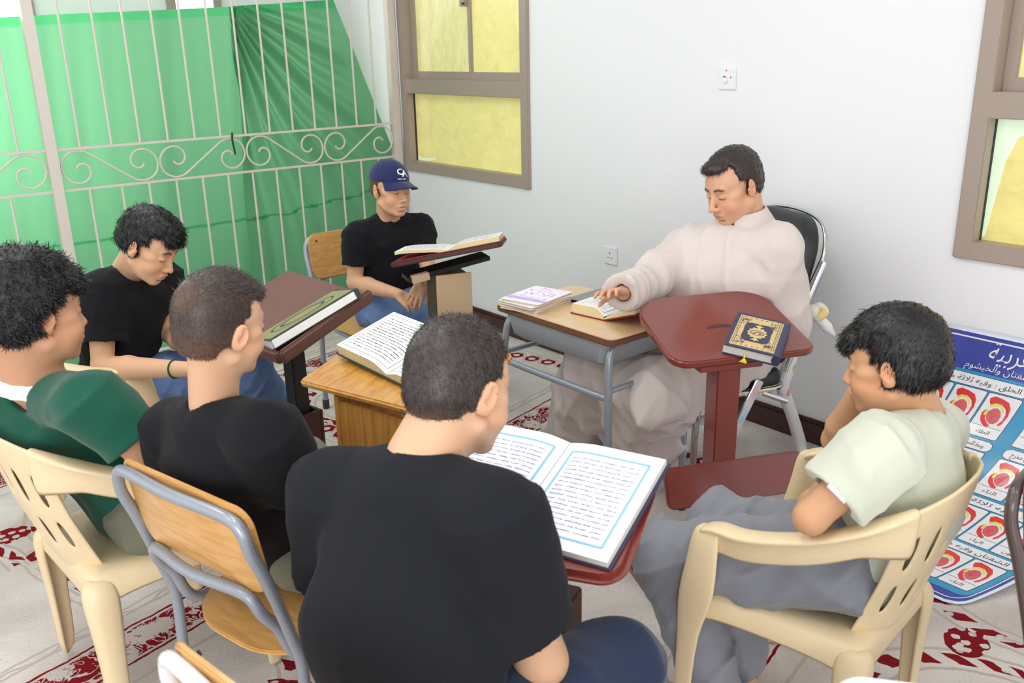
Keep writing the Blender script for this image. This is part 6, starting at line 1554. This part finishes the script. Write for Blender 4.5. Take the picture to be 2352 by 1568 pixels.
# ================================================================ F: boy in pale green, chin on hand
def boyF():
    root = person((1.63, .88, 0), 'person in a pale green tee resting cheek on hand in the right plastic armchair')
    H = Head(pD(2052, 838, 1.86), 104, 12, -4, .93, jaw=.92); S = SDF(); H.build(S, eyes='open')
    nb = pD(2118, 948, 1.92); H.neck(S, nb, .043, .047)
    sL, sR = pD(2030, 1035, 1.76), pD(2150, 985, 2.02); lat = nrm(sL - sR)
    eL, wL = pD(1862, 1188, 1.77), pD(1905, 1110, 1.96); eR, wR = pD(1922, 1010, 2.10), pD(1968, 905, 1.98)
    S.cone(sR + lat * .03, sL - lat * .03, .043, .043, k=.03); arm_skin(S, sL, eL, wL, .035); arm_skin(S, sR, eR, wR, .035)
    hand(S, wR, pD(1985, 862, 1.94) - wR, pD(1930, 880, 1.96) - pD(1990, 880, 1.96), .145, 1, curl=(1.1, 1.15, 1.2, 1.2), thumb=(.4, .3))
    hand(S, wL, pD(1985, 1060, 2.1) - wL, Z, .145, 1, curl=(.6, .6, .6, .6))
    hip = A3_(1.69, .865, .52); mid = (sR + sL) / 2; lo = hip * .5 + mid * .5 + A3_(.02, -.035, 0)
    tor = [(hip + A3_(0, 0, .0), lo, .105, .092, lat, 1.3), (lo, mid + A3_(0, 0, -.06), .092, .085, lat, 1.42), (mid + A3_(0, 0, -.05), mid + A3_(.01, -.01, .012), .080, .052, lat, 1.9)]
    T = tee(tor, [(sL, eL, .66, .066, .070), (sR, eR, .60, .064, .066)], (nb + A3_(0, 0, -.008), H.w(0, 0, -.03), .0490), 0, 41, .006); T.disp = folds(41, .006, 19)
    G = SDF(); kL, kR = pz(1540, 1275, .43), pz(1650, 1210, .46)
    fL, fR = pz(1640, 1580, .10), pz(1700, 1500, .12)
    limb(G, [hip + lat * .08 + A3_(0, .03, -.01), (hip + lat * .08 + kL) / 2 + A3_(0, 0, .0), kL, (kL + fL) / 2 + A3_(.01, .01, 0), fL], [.100, .092, .076, .070, .066], k=.03)
    limb(G, [hip - lat * .08 + A3_(0, .03, -.01), kR, (kR + fR) / 2, fR], [.098, .072, .066, .062], k=.03)
    G.disp = folds(42, .011, 24)
    ft = SDF()
    for a, d in ((fL, A3_(-.02, .13, -.02)), (fR, A3_(.0, .13, -.02))):
        b = A3_(a[0], a[1], .045); ft.cone(a, b + A3_(0, -.01, 0), .033, .030); ft.cone(b + A3_(0, -.02, -.012), b + d + A3_(0, 0, -.004), .030, .024, k=.02, lat=(1, 0, 0), e=1.3)
        for q in range(5): t0 = b + d + A3_((q - 2) * .013, -.005 * abs(q - 1), -.006); ft.cone(t0, t0 + A3_(0, .028 - .003 * q, -.006), .009 if q else .011, .007, k=.003)
    finish(root, 'body', S, .003, M['skin'], lambda P: skincol(H, P, srgb(206, 156, 118)), cull=inside_cull([T]), extra=[(ft, .004)])
    finish(root, 't_shirt', T, .0052, M['paletee']); finish(root, 'trousers', G, .0062, M['greycord']); eyes_open(root, H, (.1, -.3))
    # small woven label on the sleeve hem
    a, b = sL, eL; d = nrm(b - a); c = a + (b - a) * .60; out = nrm(CAM - c); out = nrm(out - d * (out @ d)); s = np.cross(d, out); c = c + out * .071
    mb = MB(); o3 = np.array(root.location); mb.add([Vector(c + s * x + d * y - o3 - out * (x * x * 9)) for y in (-.018, .018) for x in (-.022, -.011, 0, .011, .022)] , [(i, i + 1, i + 6, i + 5) for i in range(4)]); lb = mb.build('sleeve_label', M['white'], root, solid=.001)
    hs = SDF(); scalp(H, hs, .008, front=.052, nape=-.045, vol=(.002, .004, .010)); H.e(hs, (0, .070, .062), (.054, .030, .026), k=.016)
    make_hair(root, H, hs, .0045, lambda l, P: np.tile(np.array(srgb(15, 13, 14)), (len(P), 1)), 22000, .020, lambda l: np.stack([l[:, 0] * 3, .55 + 0 * l[:, 0], -(np.abs(l[:, 0]) * 12) - .15 - 4 * np.clip(-l[:, 1], 0, 1)], 1), jit=.16, width=.0009, curl=.06, segs=3, disp=folds(43, .002, 120), seed=14)
boyF()

# ================================================================ T: the teacher
def teacher():
    root = person((2.6, 2.03, 0), 'person in an ivory robe seated in the black chair following the open book', 'man')
    H = Head(pD(1684, 428, 3.02), 170, 22, -4, 1.0, jaw=1.06, child=False); S = SDF(); H.build(S, eyes='down', fat=.002, smile=.1)
    nb = pD(1715, 520, 3.08); H.neck(S, nb, .058, .062)
    sR, sL = pD(1572, 572, 3.16), pD(1792, 575, 2.96); lat = nrm(sL - sR)
    eR, wR = pD(1505, 640, 3.06), pD(1432, 672, 2.88); eL, wL = pD(1812, 735, 3.03), pD(1735, 790, 3.02)
    S.cone(sR + lat * .05, sL - lat * .05, .05, .05, k=.03); arm_skin(S, sR, eR, wR, .040)
    hand(S, wR + A3_(0, 0, .0), pD(1402, 668, 2.82) - wR, pD(1410, 640, 2.84) - pD(1415, 668, 2.84), .175, 1, curl=(.35, .45, .55, .6), thumb=(.5, .5))
    hip = A3_(2.62, 2.04, .52); mid = (sR + sL) / 2; lo = hip * .55 + mid * .45 + A3_(-.06, .02, 0)
    T = SDF()
    for t in [(hip, lo, .160, .165, lat, 1.25), (lo, mid + A3_(0, 0, -.08), .160, .125, lat, 1.45), (mid + A3_(0, 0, -.08), mid + A3_(.0, 0, .01), .115, .066, lat, 2.0)]: T.cone(*t[:4], k=.05, lat=t[4], e=t[5])
    T.cone(sR, eR, .070, .062, k=.035); T.cut(eR, wR + (wR - eR) * .02, .060, .052, k=.03); T.cone(sL, eL, .074, .068, k=.035); T.cut(eL, wL, .066, .056, k=.03); T.cone(sR * .9 + sL * .1, sL * .9 + sR * .1, .062, .062, k=.04); T.cone(sR, nb, .060, .050, k=.03); T.cone(sL, nb, .060, .050, k=.03)
    T.cone(wR - nrm(wR - eR) * .02, wR + nrm(wR - eR) * .05, .039, .042, k=.004, op=-1)
    T.cone(nb + A3_(-.010, 0, -.012), H.w(0, 0, -.04), .070, .074, k=.006, op=-1); T.cone(nb + A3_(-.06, .03, -.02), nb + A3_(-.10, .04, -.06), .030, .006, k=.006, op=-1)
    # lap and skirt of the robe
    kR, kL = pz(1375, 830, .52), pz(1500, 905, .49); fR, fL = pz(1330, 985, .05), pz(1470, 1060, .05)
    for h_, k_, f_ in ((hip + lat * -.10, kR, fR), (hip + lat * .10, kL, fL)):
        T.cone(h_, k_, .13, .092, k=.06); T.cone(k_, k_ * .5 + f_ * .5 + A3_(0, 0, 0), .092, .105, k=.06); T.cut(k_ * .5 + f_ * .5, f_ + A3_(0, 0, -.01), .105, .125, k=.05)
    T.cone((kR + kL) / 2 + A3_(.08, 0, -.02), (fR + fL) / 2 + A3_(.05, 0, .15), .085, .10, k=.09); T.cone(hip + A3_(-.1, 0, 0), (kR + kL) / 2, .10, .085, k=.08)
    f1, f2 = folds(51, .011, 17), folds(52, .018, 17, axis=(.5, .8, .1))
    T.disp = lambda P: f1(P) + f2(P) * sstep(-P[:, 2], -.62, -.40)
    finish(root, 'body', S, .0029, M['skin'], lambda P: skincol(H, P, srgb(218, 168, 136), beard=.12, browth=1.0), cull=inside_cull([T]))
    finish(root, 'robe', T, .0068, M['robe'])
    # turned collar and front placket
    C = SDF(); up = nrm(H.w(0, -.02, -.06) - nb); fw = nrm(H.M[:, 1] - up * (H.M[:, 1] @ up))
    C.cut(nb - up * .004, nb + up * .058, .100, .074, k=.006); C.cone(nb - up * .05, nb + up * .12, .088, .054, k=.003, op=-1)
    C.box(nb + fw * .11 + up * .050, (.026, .06, .06), np.stack([np.cross(fw, up), fw, up], 1), r=.004, k=.004, op=-1)
    finish(root, 'collar', C, .0034, M['robe'])
    ft = SDF()
    for f_ in (fR, fL): ft.cone(f_ + A3_(0, 0, -.01), f_ + A3_(-.12, .03, -.02), .034, .026)
    finish(root, 'shoe', ft, .006, M['leather'])
    o3 = np.array(root.location); mb = MB(); bc = nb + fw * .083 - A3_(0, 0, .0)
    for t in (0.0,): mb.tube([Vector(bc - o3 - fw * .001), Vector(bc - o3 + fw * .002)], .0045, 10)
    mb.build('button', M['white'], root)
    hs = SDF(); scalp(H, hs, .005, front=.080, nape=-.060, vol=(.002, .002, .004)); H.e(hs, (0, .050, .094), (.046, .034, .016), k=.016)
    def hc(l, P): g = np.sin(P @ A3_(310, 160, 130)) * np.sin(P @ A3_(-170, 290, 90)); b = np.tile(np.array(srgb(26, 21, 21)), (len(P), 1)); return mixc(b, np.array(srgb(104, 84, 78)), np.clip(.16 + .0 * g, 0, 1))
    make_hair(root, H, hs, .0042, hc, 12000, .014, lambda l: np.stack([l[:, 0] * 3 + .4, .3 + 0 * l[:, 0], -(np.abs(l[:, 0]) * 10) - .1 - 5 * np.clip(-l[:, 1], 0, 1)], 1), jit=.25, width=.0008, segs=2, seed=15, disp=folds(53, .002, 130))
teacher()
